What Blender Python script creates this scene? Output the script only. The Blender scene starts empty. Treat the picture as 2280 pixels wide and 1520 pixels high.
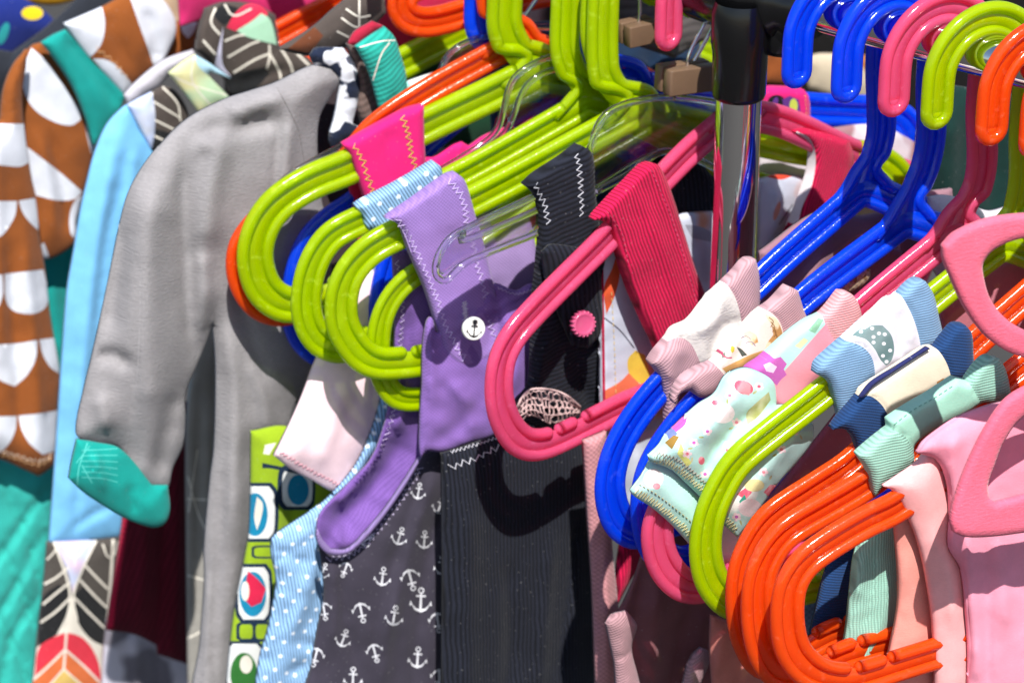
import bpy, bmesh, math, random
import numpy as np
from mathutils import Vector, Matrix
from mathutils.geometry import delaunay_2d_cdt
R = math.radians
random.seed(7); RNG = np.random.default_rng(7)
scene = bpy.context.scene
COL = scene.collection

# ------------------------------------------------------------------ camera, sky, sun, exposure
TH = R(24.0)                       # the camera looks down by 24 degrees
FOC = 6300.0                       # focal length in photo pixels (photo is 2280 x 1520)
FWD = Vector((0, math.cos(TH), -math.sin(TH)))
UPV = Vector((0, math.sin(TH), math.cos(TH)))
RGT = Vector((1, 0, 0))
CAM = Vector((0, 0, 1.30)) - FWD * 1.5
cd = bpy.data.cameras.new('camera'); cam = bpy.data.objects.new('camera', cd); COL.objects.link(cam)
cam.location = CAM; cam.rotation_euler = (R(90) - TH, 0, 0)
cd.sensor_width = 36; cd.lens = FOC / 2280 * 36; cd.clip_end = 200; cd.clip_start = 0.05
cd.dof.use_dof = True; cd.dof.focus_distance = 1.40; cd.dof.aperture_fstop = 11
scene.camera = cam
SUN_EL, SUN_AZ = 56.0, 7.0          # elevation, degrees the light comes from right of the camera's back
world = bpy.data.worlds.new('World'); scene.world = world; world.use_nodes = True
wn = world.node_tree.nodes; wl = world.node_tree.links
sky = wn.new('ShaderNodeTexSky'); sky.sky_type = 'NISHITA'; sky.sun_disc = False
sky.sun_elevation = R(SUN_EL); sky.sun_rotation = R(180 - SUN_AZ)
wn['Background'].inputs[1].default_value = 0.09
wl.new(sky.outputs[0], wn['Background'].inputs[0])
sd = bpy.data.lights.new('sun', 'SUN'); sd.energy = 5.0; sd.angle = R(0.5); sd.color = (1, .965, .91)
sun = bpy.data.objects.new('sun', sd); COL.objects.link(sun)
Lh = math.cos(R(SUN_EL))
sdir = Vector((-math.sin(R(SUN_AZ)) * Lh, math.cos(R(SUN_AZ)) * Lh, -math.sin(R(SUN_EL))))
sun.rotation_euler = sdir.to_track_quat('-Z', 'Y').to_euler(); sun.location = (0, -3, 5)
scene.view_settings.view_transform = 'Standard'; scene.view_settings.look = 'None'
scene.view_settings.exposure = 0.60; scene.view_settings.gamma = 1
scene.view_settings.use_curve_mapping = False
scene.render.engine = 'CYCLES'
scene.cycles.max_bounces = 10; scene.cycles.transmission_bounces = 8; scene.cycles.transparent_max_bounces = 24
scene.cycles.use_denoising = True; scene.cycles.caustics_refractive = False; scene.cycles.caustics_reflective = False

# ------------------------------------------------------------------ tagging
def tag(o, label=None, cat=None, group=None, kind=None):
    if label: o['label'] = label
    if cat: o['category'] = cat
    if group: o['group'] = group
    if kind: o['kind'] = kind
    return o
def empty(name, loc, label, cat, group=None):
    o = bpy.data.objects.new(name, None); COL.objects.link(o); o.location = loc; o.empty_display_size = .02
    return tag(o, label, cat, group)
def link(name, verts, faces, mats, parent=None, mi=None, uv=None, smooth=True):
    me = bpy.data.meshes.new(name)
    if parent is not None:
        L = Vector(parent['_w']) if '_w' in parent else parent.location
        verts = [Vector(v) - L for v in verts]
    me.from_pydata([tuple(v) for v in verts], [], faces)
    for m in mats: me.materials.append(m)
    if mi is not None: me.polygons.foreach_set('material_index', np.array(mi, dtype=np.int32))
    if smooth: me.polygons.foreach_set('use_smooth', [True] * len(me.polygons))
    if uv is not None:
        l = me.uv_layers.new(name='UVMap')
        vi = np.empty(len(me.loops), dtype=np.int32); me.loops.foreach_get('vertex_index', vi)
        l.data.foreach_set('uv', np.asarray(uv, dtype=np.float32)[vi].ravel())
    me.validate(); me.update()
    o = bpy.data.objects.new(name, me); COL.objects.link(o)
    if parent is not None: o.parent = parent
    return o

# ------------------------------------------------------------------ the rail and the vertical planes hung from it
def ray(x, y): return FWD + RGT * ((x - 1140) / FOC) + UPV * ((760 - y) / FOC)
def proj(P):
    q = Vector(P) - CAM; z = q.dot(FWD)
    return 1140 + FOC * q.dot(RGT) / z, 760 - FOC * q.dot(UPV) / z
ALPHA = R(45)
RAILD = Vector((math.sin(ALPHA), -math.cos(ALPHA), 0))       # runs right and towards the camera
Q0 = CAM + ray(1650, -26) * 1.5                              # rail point over the pole
def rail_at_px(x):
    lo, hi = -0.9, 0.6
    for _ in range(50):
        m = (lo + hi) / 2
        if proj(Q0 + RAILD * m)[0] < x: lo = m
        else: hi = m
    return lo
class Plane:
    def __init__(s, rx, phi=45.0, off=0.0):
        s.O = Q0 + RAILD * rail_at_px(rx); s.phi = R(phi)
        s.d = Vector((math.cos(s.phi), math.sin(s.phi), 0)); s.n = Vector((math.sin(s.phi), -math.cos(s.phi), 0))
        s.O = s.O + s.n * off
    def p(s, x, y, h=0.0):
        r = ray(x, y); t = (s.O + s.n * h - CAM).dot(s.n) / r.dot(s.n)
        return CAM + r * t
    def uv(s, x, y):
        P = s.p(x, y) - s.O
        return (P.dot(s.d), P.z)
    def w(s, u, v, h=0.0): return s.O + s.d * u + Vector((0, 0, v)) + s.n * h
    def ang(s, a, b):
        A = s.uv(*a); B = s.uv(*b); return math.atan2(B[1] - A[1], B[0] - A[0])
    def parr(s, X, Y, H):      # vectorised p
        rx = (X - 1140) / FOC; ry = (760 - Y) / FOC
        D = np.stack([rx, FWD.y + ry * UPV.y, FWD.z + ry * UPV.z], 1)
        n = np.array(s.n); t = (np.dot(np.array(s.O - CAM), n) + H) / (D @ n)
        return np.array(CAM) + D * t[:, None]

# ------------------------------------------------------------------ materials
MATS = {}
def lin(c):
    if isinstance(c, str):
        c = tuple(int(c[i:i+2], 16) / 255 for i in (0, 2, 4))
        c = tuple(x / 12.92 if x < .04045 else ((x + .055) / 1.055) ** 2.4 for x in c)
    return (*c, 1)
def newmat(name):
    m = bpy.data.materials.new(name); m.use_nodes = True
    return m, m.node_tree.nodes, m.node_tree.links, m.node_tree.nodes['Principled BSDF']
def noise(n, l, co, scale, detail=3, rough=.5):
    t = n.new('ShaderNodeTexNoise'); t.inputs['Scale'].default_value = scale
    t.inputs['Detail'].default_value = detail; t.inputs['Roughness'].default_value = rough
    l.new(co, t.inputs['Vector']); return t
def mixc(n, l, fac, a, b, mode='MIX'):
    m = n.new('ShaderNodeMix'); m.data_type = 'RGBA'; m.blend_type = mode
    for k, v in ((0, fac), (6, a), (7, b)):
        if hasattr(v, 'is_linked'): l.new(v, m.inputs[k])
        else: m.inputs[k].default_value = v
    return m.outputs[2]
def math_(n, l, op, a, b=0.0, clamp=False):
    m = n.new('ShaderNodeMath'); m.operation = op; m.use_clamp = clamp
    for k, v in ((0, a), (1, b)):
        if hasattr(v, 'is_linked'): l.new(v, m.inputs[k])
        else: m.inputs[k].default_value = v
    return m.outputs[0]
def fabric(color, kind='knit', ang=0.0, period=None, var=.12, dots=None, mott=None, sheen=.25, depth=None, translucent=0.0):
    """kind: knit, rib, cord, fleece, weave, twill.  ang: direction (radians) the ribs run in the cloth's own plane"""
    key = ('fab', str(color), kind, round(ang, 2), period, var, str(dots), str(mott), sheen, depth, translucent)
    if key in MATS: return MATS[key]
    m, n, l, b = newmat('fabric_' + kind)
    uvn = n.new('ShaderNodeUVMap'); mp = n.new('ShaderNodeMapping'); mp.vector_type = 'POINT'
    mp.inputs['Rotation'].default_value = (0, 0, -ang); l.new(uvn.outputs[0], mp.inputs[0])
    co = mp.outputs[0]
    base = lin(color)
    dark = tuple(c * .62 for c in base[:3]) + (1,); lite = tuple(min(1, c * 1.25 + .01) for c in base[:3]) + (1,)
    # threads: fine streaky noise
    st = n.new('ShaderNodeMapping'); st.inputs['Scale'].default_value = (1, 2.6, 1); l.new(co, st.inputs[0])
    fine = noise(n, l, st.outputs[0], 560 if kind != 'fleece' else 340, 3, .7)
    big = noise(n, l, co, 38, 4, .6)
    f1 = math_(n, l, 'MULTIPLY_ADD', fine.outputs[0], 1.6); n[-1].inputs[2].default_value = -.3
    colr = mixc(n, l, f1, mixc(n, l, 1 - var * 1.6, dark, base) if False else mixc(n, l, var * 2.2, base, dark), mixc(n, l, var * 2.0, base, lite))
    g = math_(n, l, 'MULTIPLY_ADD', big.outputs[0], .5); n[-1].inputs[2].default_value = .75
    vm = n.new('ShaderNodeVectorMath'); vm.operation = 'SCALE'; l.new(colr, vm.inputs[0]); l.new(g, vm.inputs['Scale'])
    colr = vm.outputs[0]
    height = fine.outputs[0]; bd = .0004; bs = .35
    if kind in ('rib', 'cord', 'twill'):
        per = period or {'rib': .0017, 'cord': .0026, 'twill': .0012}[kind]
        sx = n.new('ShaderNodeSeparateXYZ'); 
        wob = noise(n, l, co, 60, 2); ws = math_(n, l, 'MULTIPLY', wob.outputs[0], per * .9)
        l.new(co, sx.inputs[0])
        yy = math_(n, l, 'ADD', sx.outputs[1], ws)
        s = math_(n, l, 'SINE', math_(n, l, 'MULTIPLY', yy, 2 * math.pi / per))
        s01 = math_(n, l, 'MULTIPLY_ADD', s, .5); n[-1].inputs[2].default_value = .5
        s01 = math_(n, l, 'POWER', s01, .7)
        amt = {'rib': .34, 'cord': .74, 'twill': .25}[kind]
        dk = tuple(c * (1 - amt) for c in (1, 1, 1)) + (1,)
        colr = mixc(n, l, 1.0, colr, mixc(n, l, s01, dk, (1, 1, 1, 1)), 'MULTIPLY')  # grooves between the ribs get their shade painted into the colour
        height = math_(n, l, 'MULTIPLY_ADD', fine.outputs[0], .35); l.new(s01, n[-1].inputs[2])
        bd = .0006 if kind == 'cord' else .0004; bs = .5
        if kind == 'rib':       # stitches across the ribs
            s2 = math_(n, l, 'SINE', math_(n, l, 'MULTIPLY', sx.outputs[0], 2 * math.pi / (per * .8)))
            height = math_(n, l, 'MULTIPLY_ADD', s2, .15); l.new(n[-2].outputs[0] if False else height0 if False else s01, n[-1].inputs[2])
    if kind == 'weave':
        sx = n.new('ShaderNodeSeparateXYZ'); l.new(co, sx.inputs[0]); per = (period or .0011) * 1.9
        a = math_(n, l, 'SINE', math_(n, l, 'MULTIPLY', sx.outputs[0], 2 * math.pi / per))
        c = math_(n, l, 'SINE', math_(n, l, 'MULTIPLY', sx.outputs[1], 2 * math.pi / per))
        pr = math_(n, l, 'MULTIPLY', a, c); pr = math_(n, l, 'MULTIPLY_ADD', pr, .5); n[-1].inputs[2].default_value = .5
        colr = mixc(n, l, 1.0, colr, mixc(n, l, pr, (.66, .66, .66, 1), (1, 1, 1, 1)), 'MULTIPLY'); height = pr
    if kind == 'fleece': bd = .0012; bs = .45
    if depth: bd = depth
    if mott:      # mott = (color2, scale, threshold[, softness])
        t = noise(n, l, uvn.outputs[0], mott[1], 2, .4)
        cr = n.new('ShaderNodeValToRGB'); e = cr.color_ramp.elements; sf = mott[3] if len(mott) > 3 else .02
        e[0].position = mott[2] - sf; e[1].position = mott[2] + sf; e[0].color = (0, 0, 0, 1); e[1].color = (1, 1, 1, 1)
        l.new(t.outputs[0], cr.inputs[0]); colr = mixc(n, l, cr.outputs[0], colr, lin(mott[0]))
    if kind in ('cord', 'fleece', 'knit'):      # stray lint
        lt_ = math_(n, l, 'GREATER_THAN', noise(n, l, uvn.outputs[0], 620, 1, .4).outputs[0], .735)
        colr = mixc(n, l, math_(n, l, 'MULTIPLY', lt_, .14), colr, (.6, .6, .6, 1))
    if dots:      # dots = (color, spacing m, radius fraction, angle)
        mp2 = n.new('ShaderNodeMapping'); mp2.inputs['Rotation'].default_value = (0, 0, dots[3] if len(dots) > 3 else .5)
        l.new(uvn.outputs[0], mp2.inputs[0])
        v = n.new('ShaderNodeTexVoronoi'); v.voronoi_dimensions = '2D'; v.inputs['Scale'].default_value = 1 / dots[1]; v.inputs['Randomness'].default_value = .38
        l.new(mp2.outputs[0], v.inputs['Vector'])
        k = math_(n, l, 'LESS_THAN', v.outputs['Distance'], dots[2])
        colr = mixc(n, l, k, colr, lin(dots[0]))
    l.new(colr, b.inputs['Base Color'])
    b.inputs['Roughness'].default_value = .92; b.inputs['Specular IOR Level'].default_value = .18
    b.inputs['Sheen Weight'].default_value = sheen * (.12 if kind == 'cord' else .4); b.inputs['Sheen Roughness'].default_value = .45
    bp = n.new('ShaderNodeBump'); bp.inputs['Strength'].default_value = bs; bp.inputs['Distance'].default_value = bd
    l.new(height, bp.inputs['Height']); l.new(bp.outputs[0], b.inputs['Normal'])
    MATS[key] = m; return m
def plastic(color, trans=.35, rough=.16, sub=.25, deep=None):
    key = ('pla', color, trans, rough, sub)
    if key in MATS: return MATS[key]
    m, n, l, b = newmat('translucent_plastic')
    tc = n.new('ShaderNodeTexCoord')
    big = noise(n, l, tc.outputs['Object'], 55, 3, .6); fine = noise(n, l, tc.outputs['Object'], 420, 3, .6)
    base = lin(color); dk = tuple(c * .72 for c in base[:3]) + (1,)
    sp = math_(n, l, 'MULTIPLY_ADD', noise(n, l, tc.outputs['Object'], 210, 2, .5).outputs[0], 9.0, True); n[-1].inputs[2].default_value = -5.6
    lt = tuple(min(1, c * 1.2 + .06) for c in base[:3]) + (1,)
    l.new(mixc(n, l, math_(n, l, 'MULTIPLY', sp, .55), mixc(n, l, big.outputs[0], base, dk), lt), b.inputs['Base Color'])
    b.inputs['Roughness'].default_value = rough; b.inputs['IOR'].default_value = 1.5
    b.inputs['Subsurface Weight'].default_value = sub; b.inputs['Subsurface Radius'].default_value = (1, 1, 1); b.inputs['Subsurface Scale'].default_value = .004
    b.inputs['Coat Weight'].default_value = .5; b.inputs['Coat Roughness'].default_value = .08
    bp = n.new('ShaderNodeBump'); bp.inputs['Strength'].default_value = .12; bp.inputs['Distance'].default_value = .0012
    l.new(fine.outputs[0], bp.inputs['Height']); l.new(bp.outputs[0], b.inputs['Normal'])
    # the plastic lets light through: part scattered, part straight
    tr = n.new('ShaderNodeBsdfTranslucent'); tr.inputs[0].default_value = tuple(min(1, c * 1.05 + .02) for c in base[:3]) + (1,)
    mx = n.new('ShaderNodeMixShader'); mx.inputs[0].default_value = .36
    l.new(b.outputs[0], mx.inputs[1]); l.new(tr.outputs[0], mx.inputs[2])
    tp = n.new('ShaderNodeBsdfTransparent'); tp.inputs[0].default_value = tuple(min(1, c * .8 + .2) for c in base[:3]) + (1,)
    m2 = n.new('ShaderNodeMixShader'); m2.inputs[0].default_value = trans
    l.new(mx.outputs[0], m2.inputs[1]); l.new(tp.outputs[0], m2.inputs[2]); l.new(m2.outputs[0], n['Material Output'].inputs[0])
    MATS[key] = m; return m
def simple(name, color, rough=.5, metal=0.0, coat=0.0, bump=0.0, var=.15, scale=80):
    key = ('sim', name, str(color))
    if key in MATS: return MATS[key]
    m, n, l, b = newmat(name); tc = n.new('ShaderNodeTexCoord')
    t = noise(n, l, tc.outputs['Object'], scale, 4, .6)
    base = lin(color); dk = tuple(c * (1 - var) for c in base[:3]) + (1,)
    l.new(mixc(n, l, t.outputs[0], base, dk), b.inputs['Base Color'])
    b.inputs['Roughness'].default_value = rough; b.inputs['Metallic'].default_value = metal; b.inputs['Coat Weight'].default_value = coat
    rr = math_(n, l, 'MULTIPLY_ADD', t.outputs[0], .15); n[-1].inputs[2].default_value = max(0, rough - .07); l.new(rr, b.inputs['Roughness'])
    if bump:
        bp = n.new('ShaderNodeBump'); bp.inputs['Strength'].default_value = bump; bp.inputs['Distance'].default_value = .001
        l.new(t.outputs[0], bp.inputs['Height']); l.new(bp.outputs[0], b.inputs['Normal'])
    MATS[key] = m; return m
def clear_mat():
    if 'clear' in MATS: return MATS['clear']
    m, n, l, b = newmat('clear_plastic'); b.inputs['Base Color'].default_value = (.93, .96, .98, 1)
    b.inputs['Transmission Weight'].default_value = 1; b.inputs['Roughness'].default_value = .06; b.inputs['IOR'].default_value = 1.46
    tp = n.new('ShaderNodeBsdfTransparent'); tp.inputs[0].default_value = (.93, .96, .98, 1); mx = n.new('ShaderNodeMixShader'); mx.inputs[0].default_value = .22
    l.new(b.outputs[0], mx.inputs[1]); l.new(tp.outputs[0], mx.inputs[2]); l.new(mx.outputs[0], n['Material Output'].inputs[0])
    MATS['clear'] = m; return m

# ------------------------------------------------------------------ curves, tubes, cloth
def smooth_path(pts, step, closed=False):
    """centripetal-ish Catmull-Rom through pts, resampled at an even step"""
    P = [np.array(p, dtype=float) for p in pts]; n = len(P); out = []
    rng = range(n if closed else n - 1)
    for i in rng:
        p1, p2 = P[i], P[(i + 1) % n]
        p0 = P[(i - 1) % n] if closed or i > 0 else 2 * p1 - p2
        p3 = P[(i + 2) % n] if closed or i + 2 < n else 2 * p2 - p1
        L = np.linalg.norm(p2 - p1)
        if L < 1e-9: continue
        t1 = (p2 - p0) / max(np.linalg.norm(p2 - p0), 1e-9) * L; t2 = (p3 - p1) / max(np.linalg.norm(p3 - p1), 1e-9) * L
        k = max(2, int(L / step) + 1)
        for j in range(k):
            t = j / k; a = t * t; c = a * t
            out.append((2*c - 3*a + 1) * p1 + (c - 2*a + t) * t1 + (-2*c + 3*a) * p2 + (c - a) * t2)
    if not closed: out.append(P[-1])
    return out
class MB:
    def __init__(s): s.v = []; s.f = []; s.m = []
    def add(s, v, f, m=0):
        k = len(s.v); s.v += [Vector(x) for x in v]; s.f += [tuple(i + k for i in q) for q in f]; s.m += [m] * len(f)
    def tube(s, pts, r, closed=False, seg=10, m=0, nrm=None, flat=1.0, taper=None):
        pts = [Vector(p) for p in pts]; n = len(pts); vs = []; fs = []
        prev = None
        for i in range(n):
            a = pts[i - 1] if (i > 0 or closed) else pts[i]; b = pts[(i + 1) % n] if (i < n - 1 or closed) else pts[i]
            t = (b - a).normalized()
            if nrm is not None: u = nrm
            else:
                u = prev if prev is not None else (Vector((0, 0, 1)) if abs(t.z) < .9 else Vector((1, 0, 0)))
                u = (u - t * u.dot(t)).normalized(); prev = u
            w = t.cross(u).normalized(); rr = r if taper is None else r * taper(i / max(1, n - 1))
            for k in range(seg):
                an = 2 * math.pi * k / seg
                vs.append(pts[i] + u * math.cos(an) * rr * flat + w * math.sin(an) * rr)
        for i in range(n if closed else n - 1):
            j = (i + 1) % n
            for k in range(seg):
                q = (k + 1) % seg; fs.append((i*seg + k, i*seg + q, j*seg + q, j*seg + k))
        if not closed:      # rounded ends
            for e, i, sgn in ((0, 0, -1), (1, n - 1, 1)):
                d = (pts[0] - pts[1]).normalized() if e == 0 else (pts[-1] - pts[-2]).normalized()
                base = [i*seg + k for k in range(seg)]
                for kk, (f, c) in enumerate(((.8, .55), (.45, .88))):
                    ring = []
                    for k in range(seg):
                        ring.append(len(vs)); vs.append(pts[i] + (vs[i*seg + k] - pts[i]) * f + d * r * c)
                    for k in range(seg):
                        q = (k + 1) % seg; fs.append((base[k], base[q], ring[q], ring[k]))
                    base = ring
                vs.append(pts[i] + d * r); c = len(vs) - 1
                for k in range(seg): fs.append((base[k], base[(k + 1) % seg], c))
        s.add(vs, fs, m)
    def strip(s, A, B, nrm, th, closed=False, m=0):
        """a plate of thickness th between the polylines A and B"""
        n = len(A); vs = []
        for i in range(n):
            a, b = Vector(A[i]), Vector(B[i]); vs += [a + nrm*th/2, b + nrm*th/2, b - nrm*th/2, a - nrm*th/2]
        fs = []
        for i in range(n if closed else n - 1):
            j = (i + 1) % n
            for k in range(4): q = (k + 1) % 4; fs.append((i*4 + k, i*4 + q, j*4 + q, j*4 + k))
        s.add(vs, fs, m)
    def lathe(s, c, prof, ax=Vector((0, 0, 1)), seg=32, m=0, sx=1.0):
        """prof: (radius, height) list about axis ax through c"""
        ax = ax.normalized(); u = ax.orthogonal().normalized(); w = ax.cross(u); vs = []; fs = []
        for r_, h_ in prof:
            for k in range(seg):
                an = 2 * math.pi * k / seg; vs.append(Vector(c) + ax*h_ + (u*math.cos(an) + w*math.sin(an)) * r_)
        for i in range(len(prof) - 1):
            for k in range(seg): q = (k + 1) % seg; fs.append((i*seg + k, i*seg + q, (i+1)*seg + q, (i+1)*seg + k))
        s.add(vs, fs, m)
    def box(s, c, ax, ay, az, m=0, bev=.12):
        """box with centre c and half axes, edges chamfered"""
        bm = bmesh.new(); bmesh.ops.create_cube(bm, size=2)
        bmesh.ops.bevel(bm, geom=bm.edges[:], offset=bev, segments=2, affect='EDGES', profile=.6)
        vs = [Vector(c) + ax*v.co.x + ay*v.co.y + az*v.co.z for v in bm.verts]
        bm.verts.index_update(); s.add(vs, [tuple(v.index for v in f.verts) for f in bm.faces], m); bm.free()
    def build(s, name, mats, parent=None, uv=None, smooth=True):
        if not isinstance(mats, (list, tuple)): mats = [mats]
        return link(name, s.v, s.f, mats, parent, s.m, uv, smooth)

def inpoly(X, Y, poly):
    n = len(poly); r = np.zeros(len(X), bool); j = n - 1
    for i in range(n):
        xi, yi = poly[i]; xj, yj = poly[j]
        if yi != yj: r ^= ((yi > Y) != (yj > Y)) & (X < (xj - xi) * (Y - yi) / (yj - yi) + xi)
        j = i
    return r
def dist_poly(X, Y, pts, closed=True):
    D = np.full(len(X), 1e9); n = len(pts); T = np.zeros(len(X))
    for i in range(n if closed else n - 1):
        a = pts[i]; b = pts[(i + 1) % n]; dx, dy = b[0]-a[0], b[1]-a[1]; L = dx*dx + dy*dy
        if L < 1e-9: continue
        t = np.clip(((X - a[0])*dx + (Y - a[1])*dy) / L, 0, 1)
        d = np.hypot(X - a[0] - t*dx, Y - a[1] - t*dy); k = d < D; D[k] = d[k]; T[k] = (i + t[k]) / max(1, n - 1)
    return D, T
def outline(pts, step=9, sharp=(), auto=True):
    """pts smoothed; indices in sharp (or sharp='all') stay corners"""
    if sharp == 'all':
        out = []; n = len(pts)
        for i in range(n):
            a, b = np.array(pts[i], float), np.array(pts[(i+1) % n], float); k = max(1, int(np.linalg.norm(b-a)/step))
            out += [a + (b-a)*j/k for j in range(k)]
        return out
    if sharp:
        sh = sorted(sharp); out = []; n = len(pts)
        for q in range(len(sh)):
            i0 = sh[q]; i1 = sh[(q+1) % len(sh)]; i1 = i1 if i1 > i0 else i1 + n
            out += smooth_path([pts[i % n] for i in range(i0, i1 + 1)], step)[:-1]
        return out
    n = len(pts); cs = []
    if n > 3 and auto:
        for i in range(n):
            a = np.array(pts[i], float) - np.array(pts[i-1], float); b = np.array(pts[(i+1) % n], float) - np.array(pts[i], float)
            la, lb = np.linalg.norm(a), np.linalg.norm(b)
            if la > 1e-6 and lb > 1e-6 and math.degrees(math.acos(max(-1, min(1, a.dot(b)/la/lb)))) > 47: cs.append(i)
    if len(cs) > 1: return outline(pts, step, tuple(cs))
    return smooth_path(pts, step, True)
def thick_line(pts, w, step=7):
    P = smooth_path(pts, step); n = len(P); A = []; B = []
    for i in range(n):
        t = P[min(i+1, n-1)] - P[max(i-1, 0)]; t = t / max(1e-9, np.linalg.norm(t)); q = np.array((-t[1], t[0])) * w / 2
        A.append(P[i] + q); B.append(P[i] - q)
    return A + B[::-1]
def zigzag(pts, amp, step):
    P = smooth_path(pts, step); out = []; n = len(P)
    for i in range(n):
        t = P[min(i+1, n-1)] - P[max(i-1, 0)]; t = t / max(1e-9, np.linalg.norm(t)); q = np.array((-t[1], t[0]))
        out.append(P[i] + q * amp * (1 if i % 2 else -1) * random.uniform(.55, 1.15) + t * random.uniform(-.28, .28) * step)
    return out
_NG = RNG.random((64, 64))
def vnoise(x, y):
    x, y = x*.79 - y*.61 + 13.7, x*.61 + y*.79 + 5.1
    xi = np.floor(x).astype(int); yi = np.floor(y).astype(int); fx = x - xi; fy = y - yi
    fx = fx*fx*(3-2*fx); fy = fy*fy*(3-2*fy); g = lambda a, b: _NG[a % 64, b % 64]
    return (g(xi, yi)*(1-fx) + g(xi+1, yi)*fx)*(1-fy) + (g(xi, yi+1)*(1-fx) + g(xi+1, yi+1)*fx)*fy - .5
class Cloth:
    """a piece of cloth cut to an outline on the plane S, with thickness, rolled edges and folds.
    th: how far the front stands off the plane (m); rr: width of the rolled edge (px); folds: (pts, width px, height mm)"""
    def __init__(s, S, pts, th=.006, rr=26, h=0.0, folds=(), wr=.8, wscale=70, step=7, grid=11, sharp=(), holes=(), seed=0, stretch=(1, 1), back=None, bulge=0.0, tilt=None, fk=1.0, wrap=False, dome=None, dw=60):
        if dome is None: dome = 0 if wrap else min(th * .35, .0045)
        if wrap: rr = max(rr * 1.1, 16); th = min(th, .0062); s.pmin = .52; back = th * .55 if back is None else back
        else: rr = min(rr, 9); th = .0014 if rr >= 8 else .0008; s.pmin = 0; back = .0008 if back is None else back
        wr *= .7; s.dome = dome; s.dw = dw; s.wrap = wrap; s.tilt = tilt
        folds = [(f[0], f[1], math.copysign(min(abs(f[2]) * .62, f[1] * .19) * fk, f[2])) for f in folds]
        s.S = S; s.out = outline(pts, step, sharp); s.th = th; s.rr = rr; s.h = h; s.folds = folds; s.wr = wr; s.ws = wscale
        s.grid = grid; s.holes = [outline(q, step) for q in holes]; s.prints = []; s.extra = []; s.seed = seed; s.stretch = stretch; s.back = th if back is None else back
        s.fp = [(smooth_path(f[0], 12), f[1], f[2]) for f in folds]; s.bulge = bulge
    def base(s, Y):
        if s.tilt is None: return s.h
        return s.h + s.tilt[2] * np.clip((Y - s.tilt[0]) / (s.tilt[1] - s.tilt[0]), 0, 1)
    def height(s, X, Y):
        D, _ = dist_poly(X, Y, s.out)
        for q in s.holes: D = np.minimum(D, dist_poly(X, Y, q)[0])
        e = np.clip(D / s.rr, 0, 1); prof = s.pmin + (1 - s.pmin) * np.sin(e * math.pi / 2) ** .9
        H = np.zeros(len(X))
        for pts, w, a in s.fp:
            d, t = dist_poly(X, Y, pts, False)
            tp = np.clip(np.minimum(t, 1 - t) * 5 + .25, 0, 1)
            H += a * .001 * np.exp(-(d / w) ** 2 * 1.6) * tp
        sx, sy = s.stretch; o = s.seed * 7.3
        H += s.wr * .001 * (2.2 * vnoise(X/s.ws*sx + o, Y/s.ws*sy + o) + 1.1 * vnoise(X/s.ws*1.9*sx - Y/s.ws*1.3*sy + o, Y/s.ws*1.9*sy + X/s.ws*1.3*sx) + .5 * vnoise(X/s.ws*5*sx, Y/s.ws*5*sy + o))
        fade = np.clip(D / (s.rr * .8), 0, 1)
        return s.base(Y) + s.th * prof + s.dome * np.sin(np.clip(D / s.dw, 0, 1) * math.pi / 2) + H * (.25 + .75*fade) + s.bulge * np.clip(D / 140, 0, 1) ** .7
    def pr(s, poly, mat, smooth=True):
        s.prints.append((outline(poly, 9) if smooth else [np.array(p, float) for p in poly], mat)); return s
    def line(s, pts, w, mat): s.prints.append((thick_line(pts, w), mat)); return s
    def stitch(s, pts, mat, amp=0, step=7, w=2.2, lift=.0004, dash=False):
        w *= .72; amp *= .85
        s.extra.append((pts, mat, amp, step, w, lift, dash)); return s
    def build(s, name, mat, parent, label=None):
        S = s.S; mats = [mat]
        def mid(m):
            if m not in mats: mats.append(m)
            return mats.index(m)
        O = s.out; xs = [p[0] for p in O]; ys = [p[1] for p in O]; g = s.grid
        x0, x1, y0, y1 = max(min(xs), -160), min(max(xs), 2440), max(min(ys), -260), min(max(ys), 1700)
        gx, gy = [], []; row = 0; y = y0 + g/2
        while y < y1:
            x = x0 + (g/2 if row % 2 else 0) + g/2
            while x < x1: gx.append(x + random.uniform(-1, 1)); gy.append(y + random.uniform(-1, 1)); x += g
            y += g * .87; row += 1
        gx = np.array(gx); gy = np.array(gy); k = inpoly(gx, gy, O)
        D, _ = dist_poly(gx, gy, O)
        offs = [s.rr * q for q in ((.24, .48, .74, 1.0) if s.wrap else (.3, .9, 2.0))]
        for q in s.holes: D = np.minimum(D, dist_poly(gx, gy, q)[0])
        k &= D > offs[-1] + g * .3
        for q in s.holes: k &= ~inpoly(gx, gy, q)
        verts = [Vector((float(a), float(b))) for a, b in zip(gx[k], gy[k])]; edges = []
        for base in [O] + s.holes:
            B_ = np.array([(float(a[0]), float(a[1])) for a in base]); T_ = np.roll(B_, -1, 0) - np.roll(B_, 1, 0); T_ /= np.maximum(np.linalg.norm(T_, axis=1), 1e-9)[:, None]
            N_ = np.stack([-T_[:, 1], T_[:, 0]], 1); ar = np.sum(B_[:, 0] * np.roll(B_[:, 1], -1) - np.roll(B_[:, 0], -1) * B_[:, 1])
            if (ar < 0) != (base is not O): N_ = -N_
            for o_ in offs:
                Q_ = B_ + N_ * o_; ok_ = inpoly(Q_[:, 0], Q_[:, 1], O); DD, _ = dist_poly(Q_[:, 0], Q_[:, 1], O)
                for q in s.holes: ok_ &= ~inpoly(Q_[:, 0], Q_[:, 1], q); DD = np.minimum(DD, dist_poly(Q_[:, 0], Q_[:, 1], q)[0])
                ok_ &= DD > o_ * .86
                verts += [Vector((float(a), float(b))) for a, b in Q_[ok_]]
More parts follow.
